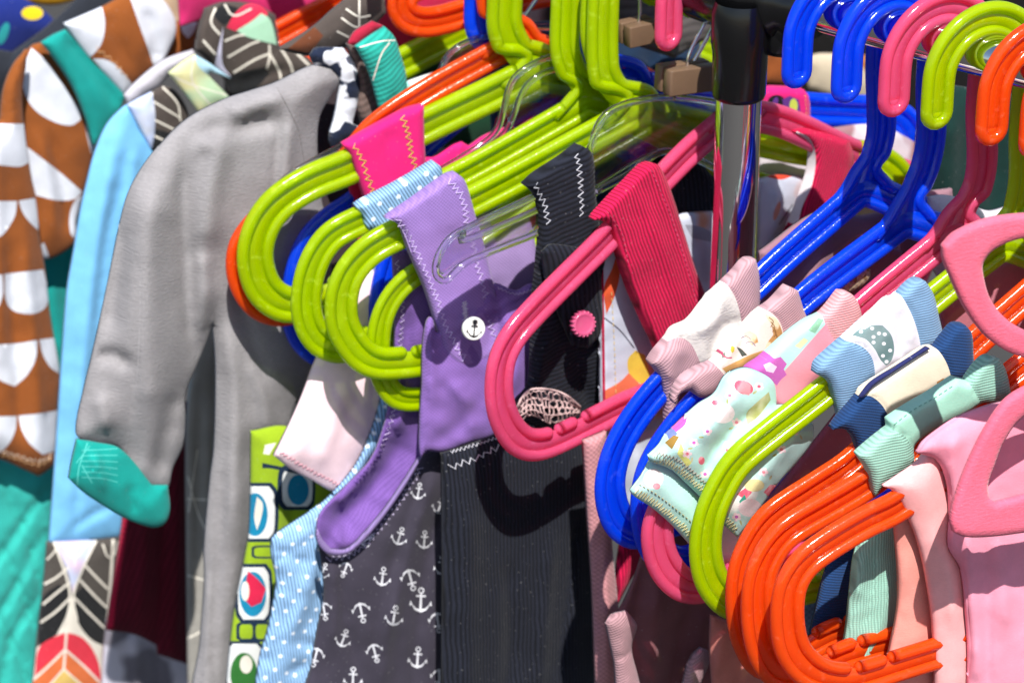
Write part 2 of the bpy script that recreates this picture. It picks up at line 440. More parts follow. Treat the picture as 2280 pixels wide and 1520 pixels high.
        for poly in [O] + s.holes + [p for p, _ in s.prints]:
            b0 = len(verts); n = len(poly); verts += [Vector((float(p[0]), float(p[1]))) for p in poly]
            edges += [(b0 + i, b0 + (i+1) % n) for i in range(n)]
        cv, ce, cf = delaunay_2d_cdt(verts, edges, [], 0, 1e-4)[:3]
        V = np.array([(v.x, v.y) for v in cv]); F = np.array([f for f in cf]); C = V[F].mean(1)
        ok = inpoly(C[:, 0], C[:, 1], O)
        for q in s.holes: ok &= ~inpoly(C[:, 0], C[:, 1], q)
        F = F[ok]; C = C[ok]; mi = np.zeros(len(F), int)
        for poly, m in s.prints: mi[inpoly(C[:, 0], C[:, 1], poly)] = mid(m)
        used = np.unique(F); rm = -np.ones(len(V), int); rm[used] = np.arange(len(used)); V = V[used]; F = rm[F]
        H = s.height(V[:, 0], V[:, 1]); P = S.parr(V[:, 0], V[:, 1], H)
        # orientation: front faces look along +n
        a2 = V[F[:, 1]] - V[F[:, 0]]; b2 = V[F[:, 2]] - V[F[:, 0]]; ar2 = a2[:, 0]*b2[:, 1] - a2[:, 1]*b2[:, 0]; F[ar2 > 0] = F[ar2 > 0][:, ::-1]
        # boundary
        from collections import Counter
        E = Counter(); 
        em = {}
        for f, mt_ in zip(F, mi):
            for i in range(3): E[(f[i], f[(i+1) % 3])] += 1; em[(f[i], f[(i+1) % 3])] = int(mt_)
        bd = [e for e in E if (e[1], e[0]) not in E]
        D, _ = dist_poly(V[:, 0], V[:, 1], s.out)
        for q in s.holes: D = np.minimum(D, dist_poly(V[:, 0], V[:, 1], q)[0])
        HB = (s.base(V[:, 1]) - s.back * (s.pmin + (1 - s.pmin) * np.sin(np.clip(D / s.rr, 0, 1) * math.pi / 2))) if s.wrap else H - s.th - s.back
        HB = np.minimum(HB, H - .0012)
        PB = P + (np.array(S.n))[None, :] * (HB - H)[:, None]
        nv = len(V); allP = np.vstack([P, PB]); faces = [tuple(int(i) for i in f) for f in F] + [tuple(int(i) + nv for i in f[::-1]) for f in F]
        mi = list(mi) + list(mi)
        for e0, e1 in bd: faces.append((int(e1), int(e0), int(e0) + nv, int(e1) + nv)); mi.append(em[(e0, e1)])
        dd = np.array(S.d); UV = np.stack([(allP - np.array(S.O)) @ dd, allP[:, 2] - S.O.z], 1)
        vs = list(map(tuple, allP)); uvs = list(map(tuple, UV))
        for pts, m, amp, step, w, lift, dash in s.extra:
            L = zigzag(pts, amp, step) if amp else smooth_path(pts, step)
            L = np.array(L); ii = mid(m); segs = range(0, len(L) - 1, 2 if dash else 1)
            hh = s.height(L[:, 0], L[:, 1]); Q = S.parr(L[:, 0], L[:, 1], hh + lift)
            for i in segs:
                A, B = Q[i], Q[i+1]; t = B - A; ln = np.linalg.norm(t)
                if ln < 1e-6: continue
                A = A - t*.06; B = B + t*.06
                q = np.cross(t/ln, np.array(S.n)) * w * .000115; nn_ = np.array(S.n) * w * .0001; b0 = len(vs)
                for pnt, dn in ((A+q, -.00025), (A, 0), (A-q, -.00025), (B+q, -.00025), (B, 0), (B-q, -.00025)):
                    vs.append(tuple(pnt + np.array(S.n)*dn + (nn_ if dn == 0 else 0))); uvs.append((0, 0))
                faces += [(b0, b0+1, b0+4, b0+3), (b0+1, b0+2, b0+5, b0+4)]; mi += [ii, ii]
        o = link(name, vs, faces, mats, parent, mi, uvs)
        if label: o['label'] = label
        return o
# ================================================================== the rack
chrome = simple('chrome', (.80, .79, .78), .07, 1.0, var=.05, scale=25)
blackp = simple('black_plastic', (.004, .004, .0045), .2, 0, .0, .1)
PV = Plane(1650, 45)
rack = empty('clothes_rack', Q0, 'chrome clothes rack with a round rail on an upright pole', 'clothes rack')
m = MB(); m.tube([Q0 + RAILD * t for t in (-1.0, -.5, 0, .3, .62)], .0112, seg=40); m.build('rail', chrome, rack)
pole = CAM + ray(1645, 215) * 1.5
ztop = Q0.z
m = MB(); m.lathe((pole.x, pole.y, 0), [(.0122, .02), (.0122, ztop - .02)], seg=48)
m.build('pole', chrome, rack)
zs = CAM.z + (ray(1645, 214) * 1.5).z
m = MB(); m.lathe((pole.x, pole.y, 0), [(.0125, zs - .001), (.0138, zs), (.0144, zs + .002), (.0147, zs + .024), (.0158, zs + .03), (.0158, ztop - .006), (.014, ztop)], seg=48)
# clamp: a fat sleeve round the rail with ribs
m.lathe(Q0, [(.0, -.03), (.018, -.03), (.0225, -.026), (.0235, -.005), (.024, .004), (.0236, .018), (.0205, .024), (.0208, .027), (.0208, .034), (.0175, .036), (.0178, .043), (.0160, .045), (.0160, .052), (.0, .053)], RAILD, seg=48)
Q1 = Q0 + RAILD * .030 + Vector((0, 0, -.016))
m.lathe(Q1, [(.0, -.012), (.011, -.012), (.0135, -.009), (.0135, .009), (.011, .012), (.0, .012)], Vector((0, 0, 1)), seg=24)
for t in (.012, .034):
    m.lathe(Q0 + RAILD*t + PV.d*(-.014) + Vector((0, 0, .010)), [(0, -.004), (.003, -.004), (.0034, 0), (.003, .004), (0, .004)], Vector((-.6, -.4, .7)), seg=12)
m.build('clamp', blackp, rack)
m = MB(); m.lathe((pole.x, pole.y, 0), [(0, .0), (.03, .0), (.03, .02), (.013, .03)], seg=32); m.box((pole.x, pole.y, .02), Vector((.35, .35, 0)), Vector((.02, -.02, 0)), Vector((0, 0, .015))); m.build('foot', blackp, rack)

# ================================================================== plastic hangers
HALFW = .160; ROD = .0030; OFFS = .0054; HR = .0275; HC = -.0093
def offset(path, d, closed=False):
    n = len(path); out = []
    for i in range(n):
        a = path[i-1] if (i > 0 or closed) else path[i]; b = path[(i+1) % n] if (i < n-1 or closed) else path[i]
        t = b - a; t = t / max(1e-9, np.linalg.norm(t)); out.append(path[i] + np.array((-t[1], t[0])) * d)
    return out
def solve_plane(neck, jn, end, tip_side, side='L', phi=None):
    """rail point and turn of a hanger whose neck and outermost end are seen at the given pixels"""
    ph = 45.0 if phi is None else phi; rx = neck[0] - 90 * tip_side
    for it in range(150):
        S = Plane(rx, ph); un = S.uv(*neck)[0]; err = un - HR * tip_side; rx += max(-60, min(60, err * 2600))
        S = Plane(rx, ph)
        if phi is None:
            w = abs(S.uv(*end)[0] - S.uv(*jn)[0]); ph = max(20, min(66, ph + (HALFW - w) * 160))
    return S, ph
def make_hanger(name, mat, neck, body, label, group, ts=1, side='L', phi=None, S=None, gap=None, other=None, rod=ROD, notch=True, sc=1.12):
    rod = rod * (1 + (sc-1)*.7); OFFS = globals()['OFFS'] * sc
    """neck: px points down the neck; body: px centreline from the junction out to the end and back along the bar.
    ts=+1: hook mouth on the left of the rail (neck to the right of it), -1 the other way round"""
    xe = min(body, key=lambda p: p[0]) if side == 'L' else max(body, key=lambda p: p[0])
    if S is None: S, phs = solve_plane(neck[0], body[0], xe, ts, side, phi)
    U = lambda p: np.array(S.uv(*p))
    NK = [U(p) for p in neck]; B = [U(p) for p in body]; J = B[0]; u0 = J[0]
    root = empty(name, S.O + Vector((0, 0, HC)), label, 'hanger', group)
    W3 = lambda p, h=0.0: S.w(p[0], p[1], h)
    # hook: tip, arc, neck, down to the junction
    un = NK[0][0]; uc = un - HR * ts; st = []
    st.append((uc - HR*ts, HC - .016))
    for k in range(0, 13):
        a = math.pi * (1 - k/12); st.append((uc + ts*HR*math.cos(a), HC + HR*math.sin(a)))
    vn = [p for p in NK if p[1] < HC - .012]
    hk = smooth_path([np.array(q) for q in st] + vn + [J + np.array((0, -.001))], .0035)
    # body: J -> end -> bar, mirrored
    step = .0035
    left = smooth_path(B, step)
    # make the far end of the bar level out to the axis
    last = left[-1]; vb = last[1]; mirror = [np.array((2*u0 - p[0], p[1])) for p in left]
    if other: mirror = smooth_path([J] + [U(p) for p in other], step)
    gapn = max(2, int(np.linalg.norm(mirror[-1] - last) / step)); bar = [last + (mirror[-1] - last) * k / gapn for k in range(1, gapn)]
    loop = left + bar + mirror[::-1][:-1]
    # soften the peak
    loop = [np.array(p) for p in loop]; n = len(loop)
    for _ in range(3): loop = [(loop[i-1] + loop[i]*2 + loop[(i+1) % n]) / 4 for i in range(n)]
    area = sum(loop[i][0]*loop[(i+1) % n][1] - loop[(i+1) % n][0]*loop[i][1] for i in range(n))
    sg = -1 if area > 0 else 1
    outer = offset(loop, sg*OFFS, True); inner = offset(loop, -sg*OFFS, True)
    mb = MB()
    # outer rim is open where the neck enters
    jn = [i for i in range(n) if math.hypot(outer[i][0] - u0, outer[i][1] - J[1]) > .013 or outer[i][1] < J[1] - .012]
    k0 = next((i for i in range(n) if i in set(jn)), 0); s_ = set(jn)
    seq = [i % n for i in range(k0, k0 + n) if (i % n) in s_]
    oo = [outer[i] for i in seq]
    neckL = offset(hk, OFFS); neckR = offset(hk, -OFFS)      # two sides of the hook strip
    mb.tube([W3(p) for p in oo], rod, seg=10, nrm=S.n)
    # inner rim: closed, or with the clip notches cut near both ends of the bar
    umin = min(p[0] for p in inner); umax = max(p[0] for p in inner); vmin = min(p[1] for p in inner); vmax = max(p[1] for p in inner)
    def lowbar(p): return p[1] < vmin + .012
    cuts = []
    if notch:
        g1 = .034; 
        for i, p in enumerate(inner):
            d = min(p[0] - umin, umax - p[0])
            if lowbar(p) and (abs(d - g1) < .0035 or abs(d - g1 - .020) < .0028): cuts.append(i)
    cs = set(cuts)
    if cs:
        k0 = next(i for i in range(n) if i in cs and (i+1) % n not in cs) + 1; run = []
        for i in range(k0, k0 + n + 1):
            q = i % n
            if q in cs or i == k0 + n:
                if len(run) > 1: mb.tube([W3(inner[j]) for j in run], rod, seg=10, nrm=S.n)
                run = []
            else: run.append(q)
    else: mb.tube([W3(p) for p in inner], rod, closed=True, seg=10, nrm=S.n)
    mb.strip([W3(p) for p in inner], [W3(p) for p in outer], S.n, rod * .55, closed=True)
    # gusset between the neck and the arms
    tri = [J + np.array((-.020, -.010)), J + np.array((-.006, .010)), J + np.array((.006, .010)), J + np.array((.020, -.010))]
    vs = [W3(p, rod * .24) for p in tri] + [W3(p, -rod * .24) for p in tri]; mb.add(vs, [(0, 1, 2, 3), (7, 6, 5, 4), (0, 4, 5, 1), (1, 5, 6, 2), (2, 6, 7, 3), (3, 7, 4, 0)])
    mb.build('frame', mat, root)
    mb = MB()
    tipc = hk[0]; d = (hk[0] - hk[1]); d = d / np.linalg.norm(d); q = np.array((-d[1], d[0]))
    cap = [tipc + q*OFFS*math.cos(a)*(-1) + d*OFFS*math.sin(a) for a in [math.pi*k/8 for k in range(9)]]
    if np.linalg.norm(cap[0] - neckL[0]) > np.linalg.norm(cap[0] - neckR[0]): A, Bq = neckR, neckL
    else: A, Bq = neckL, neckR
    A = list(A); Bq = list(Bq)
    # flare the two sides into the arms
    def flare(path):
        e = path[-1]; sgn = 1 if e[0] > hk[-1][0] else -1
        p = [x for x in path if x[1] > J[1] + .014]
        return smooth_path(p[:-1] + [np.array((J[0] + sgn*.0065, J[1] + .011)), np.array((J[0] + sgn*.013, J[1] + .002)), np.array((J[0] + sgn*.020, J[1] - .0045))], .0035)
    rim = flare(A)[::-1] + cap[1:-1] + flare(Bq)
    mb.tube([W3(p) for p in rim], rod, seg=10, nrm=S.n)
    mb.strip([W3(p) for p in neckL], [W3(p) for p in neckR], S.n, rod * .52)
    mb.strip([W3(p) for p in cap], [W3(tipc - d*.002 + (p - tipc)*.2) for p in cap], S.n, rod * .5)
    mb.build('hook', mat, root)
    return root, S
LIME = plastic('c6e200', .26); BLUE = plastic('0650ff', .14, sub=.3); PINK = plastic('ff6496', .26); ORNG = plastic('ff5a14', .10, sub=.35)
GH = 'translucent plastic hangers hooked over the rail'
hangers = {}
def H(key, *a, **k):
    r, S = make_hanger('plastic_hanger', *a, **k); hangers[key] = S
    b = a[2]; print('HANGER', key, 'phi %.1f' % math.degrees(S.phi), 'halfw %.0fmm' % (1000*(max(abs(S.uv(*p)[0] - S.uv(*b[0])[0]) for p in b))), 'drop %.0f' % (1000*S.uv(*b[-1])[1]), 'depth %.2f' % (S.O - CAM).dot(FWD))
    return r
# far to near along the rail
H('G0', LIME, [(1115, -60), (1113, 0)], [(1150, 10), (1090, 42), (985, 95), (890, 145), (800, 190), (700, 245), (640, 300), (620, 360), (640, 420), (700, 440)],
  'lime hanger whose arm runs into the teal feather collar', GH, ts=-1, sc=1.3, S=Plane(780, 27))
H('OR', ORNG, [(1095, -60), (1095, 20)], [(1150, 95), (1100, 122), (950, 206), (835, 286), (770, 360), (700, 402), (640, 440), (596, 474), (560, 514), (540, 545), (534, 590), (542, 630), (565, 670), (600, 692), (640, 695), (720, 670)],
  'orange hanger half hidden behind the leftmost lime loop', GH, ts=-1, phi=25, sc=1.02)
H('G1', LIME, [(1125, -60), (1124, 0), (1124, 60), (1145, 110), (1172, 140)], [(1195, 158), (1125, 195), (943, 283), (785, 368), (700, 402), (640, 437), (608, 465), (586, 497), (571, 540), (568, 580), (575, 615), (592, 650), (620, 672), (650, 680), (700, 670), (760, 645)],
  'leftmost lime hanger, carrying the hot pink strap with yellow stitching', GH, ts=-1, phi=25, sc=1.34)
H('B0', BLUE, [(1072, -60), (1072, 0), (1075, 60)], [(1130, 150), (1080, 200), (960, 300), (800, 455), (740, 495), (700, 535), (680, 580), (668, 630), (664, 680), (672, 730), (695, 765), (740, 785), (800, 765)],
  'blue hanger showing its left end behind the nested lime loops', GH, ts=-1, phi=25, sc=1.3)
H('G2', LIME, [(1260, -60), (1260, 0), (1258, 110), (1272, 155), (1292, 190)], [(1310, 228), (1275, 250), (1000, 404), (800, 492), (745, 520), (715, 553), (696, 590), (685, 632), (681, 677), (688, 720), (705, 752), (735, 772), (775, 775), (840, 745)],
  'lime hanger under the light blue dotted strap', GH, ts=-1, phi=25, sc=1.08)
H('B1', BLUE, [(1326, -60), (1326, 0), (1335, 130)], [(1395, 190), (1440, 198), (1500, 204), (1800, 243), (1940, 250), (2000, 262), (2030, 300), (2037, 345), (2020, 385), (1975, 405), (1880, 400)],
  'blue hanger with its right arm behind the chrome pole', GH, ts=-1, side='R', phi=25, sc=1.25, S=Plane(1335, 25), other=[(1330, 232), (1270, 262), (1010, 412), (920, 480), (885, 560), (862, 650), (860, 740), (872, 830), (900, 880), (960, 880)])
H('G3', LIME, [(1345, -60), (1345, 0), (1343, 150), (1360, 195), (1390, 222)], [(1420, 248), (1340, 292), (1048, 450), (885, 522), (830, 552), (790, 590), (768, 630), (759, 677), (763, 725), (783, 763), (808, 793), (840, 808), (880, 808), (936, 803)],
  'lime hanger carrying the purple strap with the anchor button', GH, ts=-1, phi=25, sc=1.16)
H('P1', PINK, [(1650, -40), (1650, 100), (1648, 200)], [(1640, 250), (1588, 292), (1520, 352), (1357, 525), (1165, 720), (1124, 782), (1111, 840), (1114, 903), (1135, 955), (1165, 985), (1200, 990), (1245, 976), (1385, 906)],
  'pink hanger left of the pole with its whole left loop in view', GH, phi=42)
H('H1', BLUE, [(1960, 140), (1962, 290), (1948, 350)], [(1925, 420), (1888, 450), (1690, 627), (1480, 850), (1432, 905), (1392, 965), (1368, 1020), (1358, 1070), (1360, 1110), (1372, 1150), (1395, 1178), (1425, 1188), (1500, 1160)],
  'first blue hanger right of the pole, in the white and mauve collar', GH, phi=32)
H('H2', BLUE, [(2073, 180), (2073, 300), (2060, 370), (2040, 420)], [(2020, 490), (1980, 520), (1788, 668), (1590, 860), (1510, 948), (1470, 1005), (1445, 1060), (1438, 1115), (1442, 1170), (1458, 1215), (1485, 1245), (1520, 1252), (1580, 1225)],
  'second blue hanger right of the pole, next to the pink one', GH, phi=31)
H('H3', PINK, [(2185, 240), (2187, 350), (2178, 410), (2155, 460)], [(2130, 515), (2090, 545), (1905, 700), (1700, 890), (1560, 1020), (1495, 1100), (1466, 1160), (1464, 1205), (1476, 1250), (1500, 1285), (1530, 1305), (1565, 1308), (1640, 1280)],
  'pink hanger right of the two blue ones, under the pink rib collar', GH, phi=28)
H('H4', LIME, [(2282, 290), (2280, 400), (2266, 470)], [(2240, 540), (2200, 570), (2085, 660), (1850, 860), (1800, 900), (1715, 966), (1640, 1030), (1603, 1090), (1582, 1140), (1572, 1190), (1571, 1235), (1582, 1285), (1606, 1322), (1640, 1345), (1720, 1330)],
  'lime hanger right of the pole, through the pale blue rib collar', GH, phi=27)
H('O1', ORNG, [(2405, 350), (2405, 440), (2398, 500)], [(2385, 575), (2340, 612), (2165, 768), (1900, 1028), (1820, 1083), (1720, 1150), (1687, 1193), (1660, 1253), (1652, 1313), (1658, 1393), (1680, 1450), (1707, 1478), (1745, 1472), (1800, 1440), (1850, 1412)],
  'outermost of the nested orange hangers, through the navy rib collar', GH, phi=26)
H('O2', ORNG, [(2500, 400), (2500, 500), (2490, 560)], [(2475, 640), (2430, 680), (2245, 845), (1940, 1070), (1853, 1123), (1753, 1183), (1717, 1226), (1693, 1280), (1687, 1346), (1693, 1413), (1710, 1466), (1740, 1500), (1775, 1505), (1820, 1488), (1880, 1458)],
  'middle of the nested orange hangers, through the mint collar', GH, phi=26)
H('O3', ORNG, [(2600, 450), (2600, 550), (2590, 620)], [(2570, 720), (2520, 762), (2280, 930), (1993, 1130), (1937, 1156), (1853, 1206), (1793, 1250), (1763, 1296), (1753, 1346), (1755, 1406), (1767, 1450), (1797, 1487), (1840, 1508), (1900, 1510), (2000, 1480), (2080, 1455)],
  'innermost of the nested orange hangers, under the salmon band', GH, phi=26)
# ================================================================== clothes
def garment(name, label, cat, S, group=None, at=None):
    return empty(name, S.O if at is None else S.p(*at), label, cat, group)
def part(root, name, S, pts, mat, label=None, prints=(), lines=(), st=(), raw=(), **kw):
    c = Cloth(S, pts, **kw)
    for q, m_ in prints: c.pr(q, m_)
    for q, m_ in raw: c.pr(q, m_, False)
    for q, w, m_ in lines: c.line(q, w, m_)
    for q in st: c.stitch(*q)
    return c.build(name, mat, root, label)
def ell(x, y, a, b, rot=0, n=16):
    c, s = math.cos(rot), math.sin(rot)
    return [(x + a*math.cos(t)*c - b*math.sin(t)*s, y + a*math.cos(t)*s + b*math.sin(t)*c) for t in [2*math.pi*k/n for k in range(n)]]
def tr(pts, x, y, s=1, rot=0, sx=1):
    c, q = math.cos(R(rot)), math.sin(R(rot))
    return [(x + (px*sx*c - py*q)*s, y + (px*sx*q + py*c)*s) for px, py in pts]
F = fabric
GG = 'childrens clothes hanging on the rack'

# ---- far left: clothes at the back of the rack
S = Plane(180, 34)
g = garment('coat', 'charcoal coat seen only at the shoulder, farthest left behind the brown jacket', 'coat', S, GG, (60, 60))
part(g, 'shoulder', S, [(-60, 100), (30, 118), (95, 70), (150, 20), (220, -40), (340, -50), (320, 60), (200, 90), (110, 130), (60, 170), (30, 240), (20, 330), (-60, 420)], F('2b2f38', 'weave'), folds=[([(20, 170), (100, 110), (180, 60)], 18, 9), ([(0, 240), (40, 170)], 14, -7)], th=.02, rr=40, grid=14)
S = Plane(120, 34)
g = garment('shirt', 'navy shirt with yellow dots in the top left corner', 'shirt', S, GG, (40, 50))
part(g, 'body_panel', S, [(-60, 0), (30, -10), (80, 12), (120, 45), (135, 80), (80, 95), (30, 125), (-60, 200)], F('1c2c78', 'knit'), prints=[(ell(72, 30, 24, 15), F('e6c81e', 'knit')), (ell(8, 75, 10, 26, .35), F('2a9a9c', 'knit'))], th=.02, grid=14)
S = Plane(60, 34)
g = garment('dress', 'mustard yellow dress peeking over the navy shirt', 'dress', S, GG, (60, 0))
part(g, 'body_panel', S, [(-60, -60), (200, -60), (175, 0), (120, 12), (50, 8), (-60, 30)], F('d89a14', 'knit'), th=.02, grid=16)

# ---- brown jacket with white scallops
brown = F('8a4c20', 'knit'); white = F('d3d6df', 'knit', var=.05); teal = F('179a92', 'weave', var=.1)
S = Plane(400, 32)
g = garment('hooded_jacket', 'brown hooded jacket with big white scallops and a teal placket, at the left edge', 'jacket', S, GG, (150, 300))
part(g, 'lining', S, [(95, 520), (180, 480), (190, 560), (175, 700), (150, 830), (120, 1040), (60, 1040), (60, 600)], teal, h=-.022, th=.005, folds=[([(110, 600), (140, 800)], 14, 5), ([(150, 560), (150, 700)], 12, -4)])
part(g, 'hem', S, [(-60, 1000), (60, 1040), (122, 1030), (116, 1180), (100, 1300), (84, 1400), (78, 1580), (-60, 1580)], F('35b5aa', 'weave', var=.14), label='quilted teal lower part', h=-.004, th=.012, wr=1.6, wscale=50, fk=2.6,
     folds=[([(0, 1060), (60, 1200), (100, 1330)], 8, -3), ([(110, 1080), (40, 1180), (-40, 1300)], 8, -3), ([(100, 1180), (20, 1330), (-40, 1420)], 8, -3), ([(-40, 1150), (20, 1260), (90, 1420)], 8, -3), ([(90, 1320), (20, 1440), (0, 1560)], 8, -3), ([(-30, 1330), (30, 1440), (70, 1540)], 8, -3)])
part(g, 'front_panel', S, [(92, 96), (70, 104), (45, 145), (25, 200), (30, 420), (60, 560), (100, 577), (132, 567), (166, 538), (170, 490), (186, 430), (207, 345), (212, 320), (190, 262), (160, 190), (122, 132)], brown, h=0, th=.012, rr=22,
     prints=[([(70, 107), (52, 155), (53, 200), (73, 240), (110, 267), (157, 280), (180, 267), (177, 247), (153, 207), (133, 177), (100, 133)], white),
             ([(60, 327), (90, 350), (135, 385), (183, 427), (167, 443), (127, 446), (80, 435), (67, 380)], white), ([(187, 273), (212, 327), (204, 345), (195, 310)], white), ([(157, 520), (155, 480), (165, 450), (184, 432), (172, 500), (165, 530)], white),
             ([(92, 545), (98, 540), (110, 572), (98, 577)], white)],
     folds=[([(110, 290), (135, 390), (150, 520)], 16, -6), ([(90, 300), (110, 420), (120, 540)], 16, 6), ([(50, 150), (45, 280), (60, 420)], 14, 5)])
W_ = white
part(g, 'sleeve', S, [(60, 110), (30, 145), (8, 200), (0, 270), (-60, 290), (-60, 1030), (0, 1022), (50, 1043), (87, 1060), (118, 1035), (123, 1003), (128, 917), (133, 833), (113, 707), (100, 597), (88, 527), (83, 467), (68, 380), (55, 290), (50, 210), (58, 150)], brown, dome=.008, h=.018, th=.018, rr=34, wr=.9,
     prints=[([(-60, 277), (3, 276), (53, 276), (58, 320), (64, 362), (45, 371), (10, 369), (-60, 362)], W_),
             ([(-60, 448), (38, 448), (34, 478), (20, 505), (0, 527), (-60, 540)], W_), ([(42, 447), (79, 441), (86, 505), (84, 512), (62, 490), (48, 468)], W_),
             ([(10, 610), (97, 600), (108, 655), (104, 680), (86, 695), (60, 699), (27, 690), (13, 668)], W_), ([(-60, 614), (6, 611), (7, 655), (-2, 682), (-60, 690)], W_),
             ([(-60, 770), (40, 764), (83, 757), (80, 798), (60, 835), (33, 860), (8, 850), (-60, 815)], W_), ([(88, 756), (120, 752), (134, 833), (112, 817), (95, 788)], W_),
             ([(-60, 928), (37, 926), (34, 958), (18, 990), (-10, 1012), (-60, 1018)], W_), ([(41, 925), (90, 920), (128, 913), (124, 1003), (95, 1012), (66, 987), (48, 955)], W_)],
     folds=[([(20, 560), (30, 700), (40, 860), (45, 1000)], 16, -7), ([(55, 500), (70, 700), (85, 900), (90, 1000)], 18, 6), ([(-10, 300), (-5, 500), (0, 800)], 20, 6)],
     st=[([(0, 1010), (40, 1022), (85, 1034), (116, 1020)], F('e8b98a', 'knit'), 4, 7, 2.5), ([(0, 1003), (40, 1014), (85, 1026), (118, 1012)], F('f0d8c0', 'knit'), 4, 7, 2.5)])
part(g, 'placket', S, [(92, 95), (120, 78), (147, 67), (200, 130), (240, 172), (280, 214), (265, 248), (235, 290), (216, 318), (208, 325), (190, 260), (160, 190), (120, 130)], teal, h=.012, th=.008, rr=12, sharp=(0, 2, 5, 9), folds=[([(150, 80), (210, 160), (270, 240)], 16, -7), ([(115, 95), (160, 175), (205, 280)], 14, 3)])
part(g, 'hood', S, [(143, 53), (227, 17), (287, -12), (350, -8), (383, 28), (393, 67), (378, 110), (360, 140), (343, 150), (300, 187), (277, 212), (240, 172), (200, 130)], brown, h=.012, th=.03, rr=34,
     prints=[([(143, 53), (185, 34), (227, 17), (234, 50), (226, 98), (200, 130), (170, 92)], W_), ([(287, -12), (350, -8), (383, 28), (393, 67), (378, 110), (360, 140), (343, 150), (328, 105), (308, 50)], W_), ([(206, 131), (238, 134), (268, 155), (296, 190), (277, 212), (240, 172)], W_)],
     folds=[([(320, 20), (345, 80), (345, 140)], 20, -9), ([(240, 30), (270, 110), (300, 160)], 18, -4)], st=[([(215, 108), (250, 135), (285, 175)], F('e0b080', 'knit'), 6, 9, 2.5)])
part(g, 'collar', S, [(380, 60), (400, 48), (440, 46), (456, 52), (436, 84), (434, 102), (425, 122), (395, 135), (365, 136), (375, 110)], brown, h=0, th=.012, rr=14, prints=[([(400, 50), (441, 50), (430, 74), (418, 86), (406, 72)], W_)])

# ---- light blue hooded jacket with feather print
sky_ = F('72b4e2', 'knit', var=.07); tau = F('4a423e', 'knit', var=.12); dkt = F('1d1e20', 'knit'); crm = F('d8d2c6', 'knit', var=.05)
S = Plane(560, 32)
g = garment('hooded_jacket', 'light blue hooded jacket with feather print hood and hem band, left of the grey coat', 'jacket', S, GG, (250, 600))
part(g, 'body_panel', S, [(290, 236), (262, 252), (235, 285), (212, 340), (196, 400), (180, 470), (165, 560), (150, 650), (140, 780), (133, 880), (125, 1000), (118, 1100), (110, 1208), (190, 1204), (268, 1196), (300, 1120), (330, 900), (380, 600), (400, 380), (345, 320), (318, 290)], sky_, h=.0, th=.012, rr=26, sharp=(12, 14),
     folds=[([(262, 300), (225, 480), (195, 700), (170, 1000)], 24, 8), ([(262, 420), (232, 560), (215, 760)], 10, -7), ([(300, 330), (285, 480)], 16, 6), ([(205, 800), (185, 1000), (165, 1180)], 10, -4), ([(160, 1180), (200, 1150), (260, 1120)], 12, -4)])
part(g, 'front_facing', S, [(285, 234), (310, 220), (338, 206), (352, 250), (348, 300), (338, 335), (312, 286)], F('cfd4e2', 'knit', var=.08, mott=('b9c6e8', 45, .52, .08)), h=.004, th=.010, rr=10)
part(g, 'feather_panel', S, [(338, 206), (362, 192), (388, 200), (415, 240), (430, 300), (380, 340), (340, 336)], tau, h=.004, th=.008, rr=10, lines=[([(338, 206), (336, 335)], 6, crm), ([(362, 194), (395, 230), (402, 270)], 4, crm), ([(340, 225), (400, 262)], 4, crm), ([(338, 264), (395, 292)], 4, crm), ([(338, 300), (385, 322)], 4, crm)], prints=[([(336, 285), (395, 300), (380, 345), (336, 345)], dkt)])
part(g, 'hood_lining', S, [(277, 212), (300, 187), (343, 150), (375, 130), (430, 112), (440, 130), (400, 160), (380, 166), (352, 195), (330, 208), (286, 234)], F('b3b0b8', 'knit', var=.05), h=-.008, th=.012, rr=16)
feath = [([(497, 60), (495, 140), (515, 172), (478, 146), (488, 100)], F('c9c6dc', 'knit'))]
part(g, 'hood', S, [(458, 20), (443, 67), (435, 112), (467, 140), (500, 178), (512, 216), (560, 210), (620, 200), (706, 152), (684, 127), (623, 103), (612, 33), (573, 12), (500, 6)], tau, h=.006, th=.026, rr=26,
     prints=[([(470, 30), (497, 8), (530, 18), (522, 35), (500, 58), (488, 50)], dkt), ([(520, 35), (545, 12), (575, 8), (596, 28), (592, 50), (560, 60), (530, 70), (505, 62)], F('cf2c4c', 'knit')), ([(527, 68), (560, 48), (582, 30), (602, 45), (617, 100), (576, 90), (545, 80)], F('a9d6b8', 'knit')), ([(500, 175), (520, 165), (590, 150), (600, 165), (560, 205), (515, 216)], dkt)] + feath,
     lines=[([(480, 18), (470, 50), (490, 78)], 5, crm), ([(452, 90), (480, 122)], 5, crm), ([(500, 92), (530, 80), (545, 78)], 5, crm), ([(507, 128), (560, 98), (578, 92)], 5, crm), ([(520, 162), (570, 132), (600, 120)], 5, crm), ([(600, 100), (600, 130), (594, 155)], 5, crm), ([(602, 122), (622, 160), (626, 180)], 5, crm), ([(625, 108), (645, 140), (655, 172)], 5, crm), ([(660, 118), (690, 148)], 5, crm), ([(500, 10), (520, 35), (560, 20)], 4, crm)],
     folds=[([(455, 40), (450, 90), (480, 130)], 12, 5), ([(520, 190), (580, 170), (650, 150)], 16, -8)])
part(g, 'collar', S, [(376, 163), (405, 140), (434, 122), (468, 142), (516, 176), (470, 160), (462, 166), (512, 218), (480, 238), (446, 254), (410, 206)], F('a9c3a0', 'knit', mott=('d9cf9a', 40, .5, .12), var=.06), h=.016, th=.008, rr=10, prints=[([(434, 122), (468, 142), (518, 176), (500, 182), (462, 166), (440, 145)], F('a9cfe2', 'knit'))], lines=[([(432, 126), (428, 180), (470, 236)], 3, crm), ([(388, 172), (430, 190), (505, 212)], 3, crm)])
